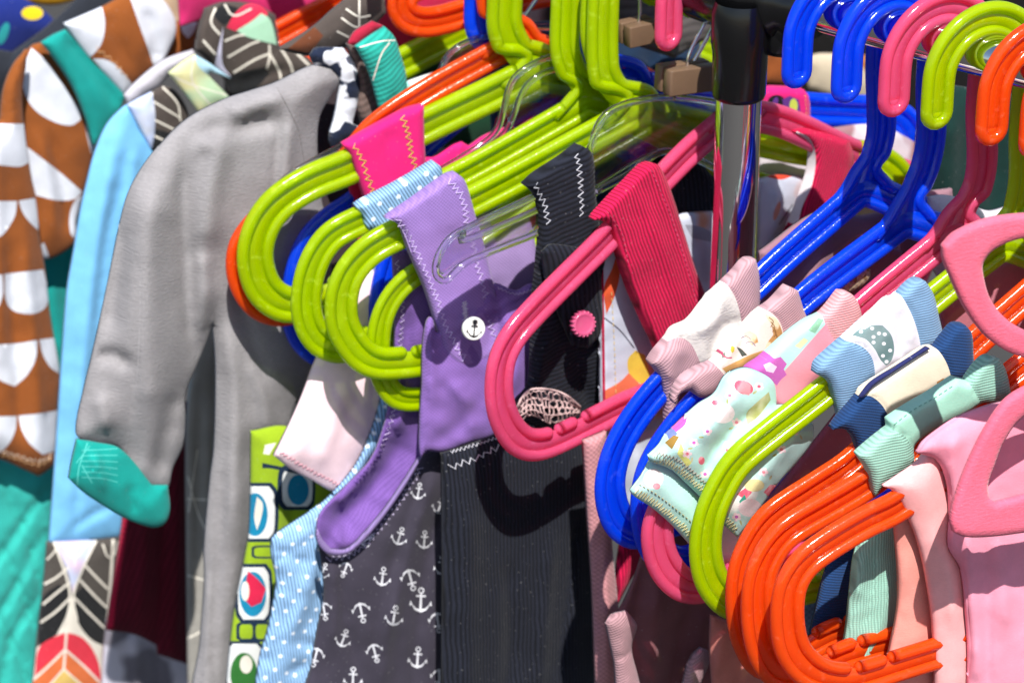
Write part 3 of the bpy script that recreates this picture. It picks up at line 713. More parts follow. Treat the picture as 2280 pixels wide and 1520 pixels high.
def feather_lines(cx0, cy0, cx1, cy1, w, n):
    out = [([(cx0, cy0), (cx1, cy1)], 5, crm)]
    for i in range(n):
        t = i/n; x = cx0 + (cx1-cx0)*t; y = cy0 + (cy1-cy0)*t
        out += [([(x, y + 55), (x - w*.5, y + 28), (x - w, y - 8)], 4.5, crm), ([(x, y + 55), (x + w*.5, y + 28), (x + w, y - 8)], 4.5, crm)]
    return out
part(g, 'hem', S, [(106, 1207), (190, 1203), (266, 1196), (262, 1260), (250, 1340), (238, 1400), (234, 1580), (68, 1580), (84, 1420), (98, 1300)], F('4b4642', 'knit'), h=.002, th=.010, rr=9, sharp=(0, 2, 6, 7), label='hem band printed with feathers',
     prints=[([(120, 1204), (214, 1202), (180, 1270), (164, 1330), (150, 1270)], F('b9c2dc', 'knit', mott=('c9b4cc', 60, .5, .1))),
             ([(95, 1330), (130, 1300), (152, 1310), (155, 1350), (140, 1400), (100, 1435), (84, 1430)], dkt), ([(168, 1320), (190, 1300), (240, 1350), (234, 1440), (200, 1420), (170, 1380)], dkt),
             ([(158, 1330), (166, 1330), (172, 1380), (200, 1420), (236, 1440), (234, 1580), (68, 1580), (82, 1440), (110, 1425), (145, 1390)], crm),
             ([(78, 1500), (88, 1440), (125, 1415), (150, 1408), (185, 1420), (212, 1455), (224, 1500), (222, 1580), (70, 1580)], F('cf3344', 'knit')), ([(76, 1510), (145, 1445), (222, 1520), (222, 1580), (70, 1580)], F('c9683a', 'knit')), ([(105, 1530), (142, 1488), (190, 1530), (200, 1580), (90, 1580)], F('cfae62', 'knit'))],
     lines=[([(120, 1206), (150, 1290), (156, 1330), (150, 1370), (130, 1410)], 5, crm), ([(214, 1203), (180, 1275), (163, 1330), (172, 1380)], 5, crm), ([(152, 1262), (125, 1285), (98, 1300)], 5, crm), ([(156, 1295), (125, 1320), (95, 1345)], 5, crm), ([(156, 1330), (125, 1360), (90, 1385)], 5, crm),
            ([(190, 1258), (215, 1285), (240, 1310)], 5, crm), ([(178, 1290), (210, 1325), (238, 1352)], 5, crm), ([(166, 1330), (200, 1365), (236, 1400)], 5, crm), ([(252, 1200), (246, 1300), (238, 1400), (232, 1560)], 6, crm), ([(228, 1210), (246, 1240), (262, 1205)], 4, crm), ([(130, 1215), (114, 1236), (104, 1245)], 4, crm), ([(148, 1408), (142, 1490)], 5, crm), ([(145, 1445), (110, 1480), (74, 1512)], 5, crm), ([(145, 1445), (190, 1485), (224, 1520)], 5, crm), ([(142, 1488), (105, 1530)], 4, crm), ([(142, 1488), (190, 1532)], 4, crm), ([(167, 1210), (167, 1260)], 3, crm), ([(140, 1210), (165, 1240), (195, 1210)], 3, crm)],
     folds=[([(170, 1220), (160, 1400), (150, 1560)], 30, 3)])

# ---- maroon dress over a grey one
S = Plane(640, 32)
g = garment('dress', 'pale grey dress hem under the maroon one at the lower left', 'dress', S, GG, (320, 1450))
part(g, 'skirt', S, [(238, 1380), (340, 1400), (430, 1400), (440, 1580), (225, 1580), (232, 1440)], F('6f6b74', 'knit', mott=('b9b6c2', 18, .5, .02)), h=-.012, th=.01, folds=[([(300, 1400), (310, 1560)], 14, 6), ([(350, 1440), (350, 1560)], 10, -6)])
S = Plane(680, 32)
g = garment('dress', 'maroon pleated dress hanging below the grey coat sleeve', 'dress', S, GG, (330, 1200))
mar = F('5a0d22', 'rib', period=.004, ang=1.2, var=.1)
part(g, 'skirt', S, [(290, 1000), (276, 1140), (262, 1240), (248, 1330), (238, 1402), (300, 1412), (350, 1436), (352, 1456), (418, 1478), (432, 1300), (436, 900), (350, 880)], mar, h=0, th=.012, rr=18, lines=[([(276, 1140), (262, 1240), (248, 1330), (241, 1400)], 22, F('a81838', 'rib', period=.003, ang=.3))], folds=[([(330, 1000), (322, 1200), (310, 1400)], 14, 8), ([(372, 1050), (360, 1250), (350, 1440)], 12, -8), ([(395, 1000), (395, 1300), (385, 1460)], 14, 6)])
S = Plane(735, 32)
g = garment('dress', 'grey dress with thin white leaf veins between the maroon dress and the grey coat', 'dress', S, GG, (440, 1100))
part(g, 'skirt', S, [(470, 640), (430, 820), (416, 960), (416, 1200), (418, 1400), (420, 1580), (500, 1580), (510, 900), (520, 640)], F('8d8a84', 'knit'), h=0, th=.014, rr=20, folds=[([(445, 850), (440, 1100), (440, 1400)], 10, -5), ([(470, 900), (465, 1200), (460, 1500)], 14, 6)],
     lines=[([(440, 1000), (428, 1080), (420, 1140)], 3, crm), ([(418, 1060), (440, 1140), (458, 1180)], 3, crm), ([(416, 1110), (460, 1112)], 3, crm), ([(418, 1280), (460, 1292)], 4, crm), ([(418, 1420), (450, 1404)], 4, crm)])

# ---- grey coat
greyf = F('8c898b', 'fleece', var=.2, sheen=.3)
S = Plane(1030, 30)
g = garment('coat', 'grey wool coat with teal cuffs, largest garment at the left', 'coat', S, GG, (500, 500))
part(g, 'lining', S, [(700, 150), (800, 130), (800, 330), (790, 600), (730, 700), (640, 700), (640, 200)], F('3c3236', 'knit'), h=-.02, th=.006)  # dark patch: the shade inside the coat opening is in its colour
part(g, 'shell', S, [(738, 152), (757, 178), (737, 213), (712, 262), (707, 335), (715, 440), (726, 490), (738, 600), (730, 700), (703, 800), (657, 900), (632, 973), (582, 1007), (577, 1080), (562, 1180), (547, 1246), (527, 1380), (506, 1580), (436, 1580), (447, 1430), (457, 1290), (456, 1220), (470, 1063), (478, 1000), (482, 850), (480, 780), (474, 722),
     (456, 772), (433, 827), (413, 880), (413, 935), (408, 990), (386, 1040), (372, 1090), (340, 1104), (300, 1086), (276, 1060), (268, 1002), (225, 992), (190, 985), (171, 964), (187, 873), (207, 790), (240, 640), (267, 507), (287, 433), (313, 383), (350, 333), (417, 267), (500, 223), (560, 203), (612, 186), (700, 146)], greyf, h=.012, th=.012, rr=34, wr=1.0, wscale=110, fk=1.25, sharp=(0, 26), grid=12, dome=.009, dw=80,
     folds=[([(626, 262), (618, 340), (612, 430), (606, 470)], 10, -7), ([(645, 262), (640, 340), (632, 420), (640, 500)], 16, 6), ([(450, 300), (540, 278), (622, 268)], 26, -8), ([(500, 250), (580, 225), (640, 215)], 26, 6), ([(530, 620), (560, 760), (590, 860)], 22, -5), ([(500, 700), (520, 850), (520, 1000), (510, 1200)], 24, 6), ([(560, 800), (590, 900), (600, 980)], 20, 6), ([(498, 1060), (490, 1200), (480, 1400), (474, 1560)], 9, -4), ([(540, 1050), (530, 1200), (510, 1400)], 18, 5), ([(465, 1280), (462, 1400), (458, 1560)], 8, 4), ([(520, 560), (560, 585), (600, 560)], 16, -4), ([(575, 600), (590, 610), (600, 600)], 12, -5),
            ([(412, 330), (408, 450), (415, 560), (420, 700), (428, 800)], 22, -9), ([(350, 380), (330, 500), (325, 640), (330, 800), (350, 960)], 60, 14), ([(310, 560), (308, 700), (300, 850), (285, 990)], 8, -3), ([(220, 800), (250, 790), (290, 815)], 20, -6), ([(452, 560), (456, 650), (448, 740)], 22, 8), ([(500, 300), (470, 420), (462, 560)], 34, 8), ([(222, 880), (240, 960)], 24, 5), ([(390, 870), (370, 960), (350, 1060)], 24, -6), ([(560, 250), (500, 290), (440, 330)], 24, 5), ([(280, 500), (260, 620), (240, 740)], 26, -5)],
     st=[([(617, 195), (662, 284), (672, 330), (677, 360)], F('6a6768', 'knit'), 0, 8, 3.5, .0002), ([(312, 620), (311, 720), (305, 840), (292, 930), (276, 1020)], F('9a989a', 'knit'), 0, 8, 2.5, .0002)])
tl = F('0f8f86', 'knit', var=.1); tll = F('4db5ac', 'knit')
part(g, 'cuff', S, [(172, 978), (160, 1030), (154, 1066), (185, 1095), (225, 1122), (268, 1148), (310, 1166), (345, 1174), (368, 1164), (379, 1135), (376, 1095), (374, 1080), (340, 1080), (270, 1000), (215, 985)], tl, h=.020, th=.018, rr=26, folds=[([(290, 1080), (300, 1140)], 14, -6), ([(210, 1010), (230, 1090)], 14, 5)],
     lines=[([(195, 985), (176, 1040), (172, 1080)], 3, tll)] + [([(182, 1002 + 12*i), (230, 1000 + 13*i), (262, 998 + 15*i)], 2, tll) for i in range(6)] + [([(170, 1030), (200, 992)], 2.5, tll), ([(182, 1035), (205, 1075)], 2.5, tll)])

# ---- knitted collar and teal feather collar
S = Plane(1055, 30)
g = garment('hoodie', 'navy and white blotched knit hoodie collar behind the grey coat shoulder', 'hoodie', S, GG, (760, 220))
part(g, 'collar', S, [(690, 124), (705, 108), (765, 108), (792, 145), (802, 190), (795, 240), (785, 275), (800, 283), (817, 288), (795, 312), (742, 334), (733, 310), (745, 262), (752, 222), (755, 180), (733, 155), (705, 147)], F('1a2338', 'knit', mott=('d6dae2', 62, .5, .015)), h=.004, th=.014, rr=16, wr=1.6, wscale=25)
part(g, 'band', S, [(778, 100), (795, 108), (815, 150), (835, 205), (853, 250), (845, 275), (815, 288), (798, 240), (803, 190), (790, 140)], F('6b5a54', 'rib', period=.004, ang=.4), h=.002, wrap=True, th=.010, rr=12)
S = Plane(1100, 30)
g = garment('jacket', 'teal feather print jacket collar hanging under the upper lime hanger arm', 'jacket', S, GG, (850, 150))
part(g, 'collar', S, [(792, 103), (825, 80), (857, 60), (878, 82), (893, 125), (904, 165), (908, 213), (890, 228), (847, 250), (838, 215), (822, 160)], F('2aa697', 'rib', period=.003, ang=.5), h=.006, th=.014, rr=16, lines=[([(800, 106), (850, 92), (880, 90)], 3, crm), ([(830, 180), (850, 120), (868, 95)], 3.5, crm)])
part(g, 'facing', S, [(775, 98), (790, 72), (830, 48), (855, 58), (825, 80), (795, 104)], F('a3203a', 'knit'), th=.008, rr=10)
part(g, 'back_panel', S, [(900, 185), (950, 168), (1010, 152), (980, 195), (945, 232), (905, 262), (890, 240)], F('8fd3c4', 'knit', mott=('d8e8e0', 50, .5, .03)), h=-.01, th=.008, rr=12)
S = Plane(1050, 30)
g = garment('jacket', 'dark feather print jacket at the top between the orange hangers', 'jacket', S, GG, (800, 60))
part(g, 'collar', S, [(620, 110), (700, 60), (745, 20), (800, -20), (850, -40), (860, 30), (830, 60), (790, 90), (740, 115), (690, 125), (650, 118)], tau, h=-.03, th=.014, rr=18, prints=[([(640, 110), (700, 60), (720, 80), (690, 120)], F('5d3420', 'knit')), ([(815, -10), (850, -20), (850, 25), (820, 50)], F('1a0e12', 'knit'))], lines=[([(760, 40), (790, 60), (815, 62)], 4, crm), ([(770, 20), (800, 38), (825, 35)], 4, crm), ([(750, 70), (780, 85)], 4, crm), ([(800, 0), (800, 80)], 4, crm)])
HS = hangers
# ---- owl print dress, pale pink shirt
lime = F('8aa61e', 'knit'); navy = F('14283e', 'knit'); tq = F('0f7ba0', 'knit'); wh = F('d6d8d6', 'knit', var=.05); redp = F('c41f44', 'knit')
S = Plane(1200, 27)
g = garment('dress', 'lime and navy printed dress with round teal medallions behind the dotted blue one', 'dress', S, GG, (560, 1300))
def sq(x, y, w, h, m1, r=.3): return ([(x-w, y-h*(1-r)), (x-w*(1-r), y-h), (x+w*(1-r), y-h), (x+w, y-h*(1-r)), (x+w, y+h*(1-r)), (x+w*(1-r), y+h), (x-w*(1-r), y+h), (x-w, y+h*(1-r))], m1)
pr = [sq(572, 1140, 46, 66, navy), sq(572, 1140, 38, 58, wh), (ell(568, 1145, 28, 48), tq), ([(572, 1105), (585, 1120), (582, 1150), (572, 1180), (566, 1150)], crm),
      sq(660, 1085, 40, 50, navy), sq(662, 1085, 32, 42, wh), (ell(664, 1090, 24, 34), tq), sq(565, 1320, 40, 66, navy), sq(565, 1320, 33, 58, wh), (ell(563, 1322, 30, 50), tq), ([(552, 1270), (575, 1290), (592, 1310), (582, 1340), (560, 1350), (545, 1330)], redp), (ell(546, 1315, 9, 22), crm),
      sq(545, 1488, 44, 62, navy), sq(545, 1488, 38, 56, wh), (ell(543, 1500, 30, 48), F('2c6a2c', 'knit')), (ell(548, 1478, 14, 20), crm), sq(590, 1228, 30, 14, navy), sq(590, 1228, 24, 10, lime), sq(566, 1405, 40, 22, navy), sq(548, 1405, 14, 16, lime), sq(584, 1405, 14, 16, lime), ([(584, 1030), (640, 1042), (690, 1060), (640, 1050), (600, 1042), (584, 1042)], navy), ([(590, 990), (615, 985), (600, 1012), (586, 1010)], crm)]
part(g, 'skirt', S, [(560, 960), (640, 950), (720, 1000), (760, 1080), (740, 1300), (700, 1580), (500, 1580), (520, 1380), (545, 1246), (556, 1180)], lime, h=-.006, th=.012, rr=16, prints=pr, wr=1.0, folds=[([(650, 1100), (640, 1300), (600, 1500)], 20, -6)])
S = Plane(1305, 25)
g = garment('shirt', 'pale pink short sleeved shirt below the nested lime loops', 'shirt', S, GG, (740, 950))
pk = F('e8ccd2', 'knit', var=.04)
part(g, 'sleeve', S, [(790, 610), (850, 590), (880, 640), (880, 860), (850, 940), (826, 990), (800, 1030), (782, 1070), (764, 1104), (735, 1092), (690, 1066), (645, 1042), (610, 1014), (640, 955), (670, 890), (702, 806), (740, 740)], pk, h=.002, th=.014, rr=18, sharp=(8, 12), folds=[([(770, 850), (740, 950), (710, 1040)], 26, 5), ([(690, 850), (665, 940), (640, 1010)], 16, -3)],
     st=[([(622, 1004), (680, 1040), (730, 1066), (772, 1086)], F('d89aa6', 'knit'), 5, 5, 2)])

# ---- hot pink dungarees on G1
S = HS['G1']; hp = F('d81f70', 'knit', var=.05); yel = F('d0b848', 'knit')
g = garment('dungarees', 'hot pink dungarees with a yellow stitched strap over the leftmost lime hanger', 'dungarees', S, GG, (860, 340))
part(g, 'strap', S, [(765, 323), (800, 303), (860, 270), (910, 245), (944, 236), (945, 300), (948, 390), (940, 470), (850, 500), (826, 470), (812, 438), (795, 385), (780, 345)], hp, h=0, wrap=True, th=.010, rr=9, wr=.35, sharp=(0, 4),
     st=[([(786, 322), (806, 355), (820, 400), (838, 450)], yel, 8, 8, 2.2), ([(896, 258), (908, 300), (916, 340), (926, 385)], yel, 8, 8, 2.2), ([(938, 244), (939, 300), (941, 370)], F('a81456', 'knit'), 0, 6, 1.6)], folds=[([(870, 290), (860, 350), (880, 420)], 20, -2)])
part(g, 'bib', S, [(770, 380), (840, 380), (945, 350), (965, 352), (1010, 322), (1030, 315), (1045, 325), (1100, 292), (1112, 262), (1250, 200), (1250, 480), (1000, 560), (800, 560), (790, 480)], F('c2164e', 'knit'), h=-.016, th=.005, rr=10, label='bib seen behind the strap')  # crimson is the hot pink with shade behind the strap painted in
part(g, 'facing', S, [(944, 348), (968, 350), (1010, 322), (1028, 316), (1045, 326), (1080, 302), (1125, 285), (1130, 330), (1040, 400), (950, 430)], hp, h=-.004, th=.006, rr=8, folds=[([(1028, 318), (1020, 360)], 8, 4)])

# ---- light blue dotted dress on G2
S = HS['G2']; bl = F('98c2ee', 'cord', period=.0018, ang=S.ang((840, 600), (850, 700)), dots=('dfe8f2', .0085, .14), var=.07, sheen=.3)
g = garment('dress', 'light blue corduroy dress with white dots, left of the anchor print', 'dress', S, GG, (720, 1300))
bls = F('98c2ee', 'cord', period=.0018, ang=S.ang((800, 460), (835, 510)), dots=('dfe8f2', .0085, .16), var=.07)
part(g, 'strap', S, [(791, 460), (808, 449), (890, 407), (968, 361), (982, 373), (986, 398), (980, 440), (900, 500), (822, 512), (808, 480)], bls, h=0, wrap=True, th=.010, rr=10, wr=.3, sharp=(0, 3))
part(g, 'bib', S, [(832, 585), (885, 560), (900, 700), (900, 860), (880, 930), (850, 980), (810, 1040), (770, 1100), (740, 1100), (790, 1040), (820, 980), (845, 900), (852, 800), (842, 680)], bl, h=-.010, th=.007, rr=9)
part(g, 'skirt', S, [(800, 1060), (757, 1085), (720, 1118), (690, 1140), (650, 1166), (612, 1192), (605, 1204), (606, 1240), (616, 1290), (608, 1350), (595, 1410), (580, 1460), (562, 1580), (760, 1580), (780, 1400), (800, 1250), (830, 1120)], bl, h=-.012, th=.012, rr=18, wr=1.6, wscale=40,
     folds=[([(612, 1228), (650, 1224), (690, 1200), (720, 1180)], 9, -5), ([(640, 1180), (652, 1205)], 6, -6), ([(610, 1250), (640, 1240), (690, 1250)], 9, -4), ([(700, 1240), (680, 1330), (640, 1420)], 18, 5), ([(660, 1420), (700, 1440)], 14, -5), ([(640, 1500), (690, 1470)], 12, -4)])

# ---- purple and anchor romper on G3
S = HS['G3']; pu = F('8866b2', 'weave', period=.0011, var=.14, sheen=.35); lil = F('cdb8e6', 'knit'); anch = F('383440', 'knit', var=.06)
g = garment('romper', 'purple romper with a white anchor button and anchor printed trousers', 'romper', S, GG, (950, 900))
lob = HS['G3']
# small lime hanger end behind the romper
H('G4', LIME, [(1322, -60), (1322, 0), (1322, 100)], [(1395, 262), (1350, 300), (1100, 500), (960, 590), (905, 625), (870, 665), (850, 710), (842, 760), (844, 810), (857, 850), (884, 885), (930, 890)], 'lime hanger end peeping out from behind the purple romper', GH, ts=-1, phi=25, sc=.82)
part(g, 'back_bib', S, [(1030, 480), (1120, 455), (1172, 470), (1188, 520), (1196, 590), (1190, 642), (1130, 660), (1060, 640)], F('a98fc8', 'weave', period=.0011, var=.10), h=-.012, th=.006, rr=12, st=[([(1060, 560), (1150, 525), (1185, 520)], lil, 3, 5, 1.8)])  # paler purple: sunlight on the back bib is put into the colour
part(g, 'bib_back', S, [(874, 548), (905, 556), (950, 640), (1000, 660), (1000, 900), (985, 1006), (938, 1018), (900, 1076), (860, 1132), (812, 1190), (770, 1222), (732, 1226), (707, 1190), (712, 1150), (740, 1114), (790, 1064), (830, 1018), (853, 960), (868, 900), (876, 840), (880, 700)], F('7a58a4', 'weave', period=.0011, var=.16, sheen=.35), h=-.014, th=.010, rr=8, wr=1.8, wscale=45, dome=0, fk=1.5,  # deeper purple paints the shade of the hollow into the cloth
     folds=[([(905, 700), (908, 800), (900, 900)], 16, -6), ([(905, 960), (850, 1060), (790, 1130), (740, 1185)], 42, -11), ([(760, 1170), (752, 1195), (765, 1215)], 10, 7), ([(840, 1020), (790, 1080), (745, 1125)], 12, 5), ([(900, 900), (880, 960)], 14, 5)],
     st=[([(884, 580), (893, 640), (897, 700), (890, 780), (886, 860), (872, 930), (850, 1000)], lil, 6, 7, 2), ([(868, 948), (838, 1022), (790, 1076)], F('4a2e76', 'knit'), 5, 6, 2)])
part(g, 'bib', S, [(935, 950), (940, 860), (942, 770), (950, 718), (962, 708), (975, 740), (1010, 700), (1060, 640), (1105, 632), (1150, 648), (1190, 636), (1200, 700), (1190, 830), (1160, 900), (1112, 962), (1040, 988), (985, 1006), (950, 1004), (938, 1018)], pu, h=.008, th=.010, rr=8, wr=1.6, wscale=55, dome=.002, sharp=(15,),
     folds=[([(955, 720), (960, 800), (962, 900)], 12, 6), ([(1105, 640), (1112, 700), (1095, 800)], 14, -6), ([(1060, 900), (1010, 960), (960, 985)], 24, -5), ([(1130, 700), (1150, 800), (1130, 880)], 20, 6), ([(1000, 850), (1040, 900), (1050, 970)], 18, 5)],
     st=[([(1108, 640), (1125, 648), (1150, 655), (1185, 645)], lil, 3, 5, 1.6)])
part(g, 'neckline', S, [(704, 1188), (708, 1178), (718, 1200), (738, 1222), (772, 1222), (808, 1190), (858, 1130), (898, 1072), (932, 1020), (942, 1014), (905, 1078), (864, 1138), (814, 1200), (774, 1232), (734, 1234), (712, 1216)], F('8a76aa', 'rib', period=.0016, ang=.9), h=.000, th=.007, rr=5, wr=.1)
part(g, 'strap', S, [(860, 487), (930, 440), (998, 392), (1016, 386), (1032, 398), (1042, 420), (1056, 470), (1076, 540), (1098, 630), (1113, 715), (1108, 780), (1075, 812), (1040, 822), (1018, 813), (994, 788), (973, 720), (947, 640), (912, 560), (895, 510), (880, 494)], F('9c7cc4', 'weave', period=.0011, var=.14, sheen=.35), h=.006, wrap=True, th=.010, rr=9, wr=.5, sharp=(0, 3), folds=[([(1085, 640), (1100, 700), (1085, 790)], 16, -3), ([(960, 420), (1000, 520)], 30, 2)],
     st=[([(880, 482), (918, 540), (945, 600), (972, 660), (995, 730), (1035, 800)], lil, 8, 7.5, 2.2), ([(1000, 402), (1028, 440), (1042, 500), (1060, 580), (1082, 660), (1098, 750)], lil, 8, 7.5, 2.2), ([(1034, 672), (1038, 712)], F('e0d8ec', 'knit'), 7, 2.2, 2.4), ([(862, 486), (884, 496), (900, 520), (916, 562)], lil, 0, 6, 2)])
def anchor(x, y, s, rot=0):
    return [tr(q, x, y, s, rot) for q in (
        [(-.035, -.28), (.035, -.28), (.05, .36), (0, .5), (-.05, .36)], [(-.2, -.2), (.2, -.2), (.2, -.13), (-.2, -.13)],
        [(-.42, .02), (-.33, .2), (-.18, .34), (0, .38), (.18, .34), (.33, .2), (.42, .02), (.46, .24), (.36, .2), (.24, .4), (0, .5), (-.24, .4), (-.36, .2), (-.46, .24)])]
def ring(x, y, r, w, n=10):
    o = [(x + r*math.cos(2*math.pi*k/n), y + r*math.sin(2*math.pi*k/n)) for k in range(n+1)]; i = [(x + (r-w)*math.cos(2*math.pi*k/n), y + (r-w)*math.sin(2*math.pi*k/n)) for k in range(n+1)]
    return o + i[::-1]
aw = F('d5d5dc', 'knit', var=.03); raw = []
for x, y, s, r in [(932, 1093, 42, 10), (890, 1193, 46, 18), (945, 1201, 46, 4), (852, 1283, 48, 8), (915, 1290, 56, 165), (937, 1335, 62, 2), (805, 1363, 52, 168), (878, 1370, 52, 10), (975, 1385, 52, 172), (835, 1453, 48, 165), (930, 1463, 54, 4), (786, 1508, 54, 2), (702, 1462, 50, 195), (768, 1268, 40, 200), (985, 1258, 50, 0), (720, 1270, 40, 20), (722, 1360, 46, 170), (765, 1420, 46, 20), (870, 1545, 50, 0), (978, 1510, 50, 180), (700, 1545, 48, 0), (980, 1125, 44, 20), (817, 1200, 40, 60), (762, 1340, 0.1, 0)]:
    if s < 1: continue
    s *= .88
    raw += [(q, aw) for q in anchor(x, y, s, r)]; rx_, ry_ = tr([(0, -.39)], x, y, s, r)[0]; raw.append((ring(rx_, ry_, .13*s, .055*s), aw))
part(g, 'trousers', S, [(707, 1194), (732, 1234), (772, 1230), (816, 1198), (864, 1140), (905, 1080), (944, 1016), (988, 1004), (1010, 1200), (1010, 1580), (684, 1580), (695, 1480), (708, 1400), (722, 1330), (718, 1260)], anch, h=-.008, th=.012, rr=16, dome=.003, raw=raw, wr=1.3, wscale=70, sharp=(0, 6), grid=12,
     folds=[([(975, 1050), (930, 1150), (890, 1300), (860, 1440)], 22, 6), ([(940, 1080), (900, 1190), (870, 1280)], 16, -7), ([(985, 1120), (950, 1250), (930, 1400), (920, 1540)], 18, -5), ([(760, 1260), (770, 1380), (800, 1500)], 14, -9), ([(740, 1250), (745, 1340), (735, 1440)], 14, 6), ([(880, 1320), (860, 1420), (850, 1540)], 16, 5)],
     st=[([(728, 1244), (775, 1238), (820, 1205), (868, 1148), (910, 1086), (938, 1040)], F('bdb2d0', 'knit'), 7, 7, 2)])
# anchor button
def button(root, S, x, y, r, h, col, scallop=False, mark=None):
    c = S.p(x, y, h); m = MB(); prof = [(0, .0042), (r*.55, .0042), (r*.72, .0046), (r*.88, .0052), (r*.97, .0044), (r, .0030), (r*.97, .0014), (r*.8, .0006), (0, .0005)]
    nrm = (S.n + Vector((0, -.25, .35))).normalized(); m.lathe(c, prof, nrm, seg=40)
    if scallop:
        u = nrm.orthogonal().normalized(); w = nrm.cross(u)
        for k in range(18):
            a = 2*math.pi*k/18; m.lathe(c + (u*math.cos(a) + w*math.sin(a))*r*.97, [(0, .0003), (r*.13, .0008), (r*.13, .0038), (r*.08, .0048), (0, .005)], nrm, seg=8)
    mats = [simple('button_shell', col, .25, 0, .3, var=.05)]
    if mark:
        mats.append(simple('button_ink', '101014', .4)); up = Vector((0, 0, 1)); up = (up - nrm*up.dot(nrm)).normalized(); rt = up.cross(nrm)
        A = anchor(0, 0, r*1.5, 12); o = tr([(0, -.39)], 0, 0, r*1.5, 12)[0]; A.append(ring(o[0], o[1], r*.22, r*.09))
        for q in A:
            Q = [c + nrm*.0049 + rt*p[0] - up*p[1] for p in q]; n = len(Q)
            tri = delaunay_2d_cdt([Vector((p[0], p[1])) for p in q], [(i, (i+1) % n) for i in range(n)], [], 1, 1e-9)
            k = len(m.v); m.v += [c + nrm*.0050 + rt*p.x - up*p.y for p in tri[0]]; m.f += [tuple(i + k for i in f) for f in tri[2]]; m.m += [1]*len(tri[2])
    return m.build('button', mats, root)
button(g, S, 1050, 730, .0066, .021, 'dedfdc', mark=True)

# ---- black corduroy pinafore on a clear hanger
SC = Plane(1545, 33); S = SC
bc = '1e212d'
def cordang(a, b): return F(bc, 'cord', period=.0030, ang=S.ang(a, b), var=.2, sheen=.5)
g = garment('pinafore', 'black corduroy pinafore with a pink button and a lace trim', 'pinafore', S, GG, (1150, 1200))
wst = F('c9c9d2', 'knit')
part(g, 'back_strap', S, [(1440, 380), (1560, 360), (1600, 420), (1600, 560), (1520, 520), (1450, 480)], cordang((1500, 380), (1520, 540)), h=-.02, wrap=True, th=.008, rr=14)
part(g, 'strap', S, [(1170, 413), (1200, 388), (1250, 354), (1290, 324), (1312, 334), (1322, 352), (1326, 430), (1337, 510), (1350, 600), (1345, 700), (1345, 860), (1350, 960), (1260, 960), (1170, 935), (1155, 905), (1183, 860), (1190, 760), (1194, 660), (1206, 545), (1202, 462), (1192, 432)], cordang((1200, 440), (1290, 400)), h=0, tilt=(560, 960, -.020), wrap=True, th=.012, rr=16, wr=1.2, wscale=50, sharp=(0, 3),
     folds=[([(1240, 700), (1215, 780), (1200, 850)], 14, 6), ([(1280, 780), (1300, 860), (1320, 920)], 16, -7), ([(1210, 600), (1240, 640), (1320, 650)], 14, -4)],
     st=[([(1192, 408), (1200, 430), (1212, 455), (1222, 500)], wst, 7, 8, 2.2), ([(1283, 345), (1290, 370), (1292, 400), (1296, 480)], wst, 7, 8, 2.2)])
part(g, 'strap_end', S, [(1208, 560), (1230, 545), (1330, 560), (1340, 640), (1338, 740), (1310, 775), (1275, 770), (1245, 700), (1220, 640)], cordang((1250, 560), (1300, 760)), h=.010, tilt=(560, 960, -.018), th=.007, rr=12, wr=1.0, wscale=40)
part(g, 'skirt', S, [(985, 1010), (1050, 990), (1110, 966), (1160, 936), (1215, 940), (1300, 985), (1318, 1060), (1322, 1150), (1330, 1300), (1328, 1580), (984, 1580), (986, 1300)], F(bc, 'cord', period=.0024, ang=S.ang((1150, 1000), (1158, 1500)), var=.22, sheen=.5), h=-.018, fk=2.0, th=.012, rr=14, wr=1.4, wscale=110, sharp=(0, 9, 10), grid=12,
     folds=[([(1290, 1130), (1270, 1300), (1245, 1500)], 7, -4), ([(1230, 1200), (1210, 1400), (1200, 1560)], 20, 3), ([(1040, 1100), (1045, 1300), (1040, 1560)], 34, 3), ([(1130, 1250), (1140, 1400), (1130, 1560)], 22, -3)],
     st=[([(1002, 1040), (1050, 1024), (1112, 994)], wst, 8, 9, 2.4), ([(1002, 1006), (1060, 990), (1112, 972)], wst, 4, 5, 1.8)])
button(g, S, 1293, 720, .0068, .013, 'b64a70', scallop=True)
# crochet lace
m = MB(); lc = [(1152, 905), (1165, 880), (1185, 866), (1230, 868), (1262, 880), (1292, 905)]; low = [(1160, 935), (1185, 925), (1215, 940), (1225, 945), (1262, 935), (1290, 922)]
T = smooth_path(lc, 10); B = smooth_path(low, 10); n = 13
def lp(i, j):
    a = T[int(i/n*(len(T)-1))]; b = B[int(i/n*(len(B)-1))]; q = a + (b-a)*j; return S.p(q[0], q[1], -.001 + .002*math.sin(i*1.3) + .001*math.cos(j*9))
for i in range(n):
    for j, jj in ((.08, .3), (.30, .26), (.52, .26), (.74, .26)):
        o = (.5 if j in (.30, .74) else 0) + random.uniform(-.12, .12); pts = []
        for k in range(9):
            a = 2*math.pi*k/9; pts.append(lp(min(n, i + .5 + o + .52*math.cos(a)), min(1, max(0, j + .11 + .13*math.sin(a)))))
        m.tube(pts, .00042, closed=True, seg=5)
m.tube([lp(i*.5, 0) for i in range(2*n+1)], .0006, seg=6)
m.build('lace_trim', simple('cotton_thread', 'c4a8a6', .9), g)

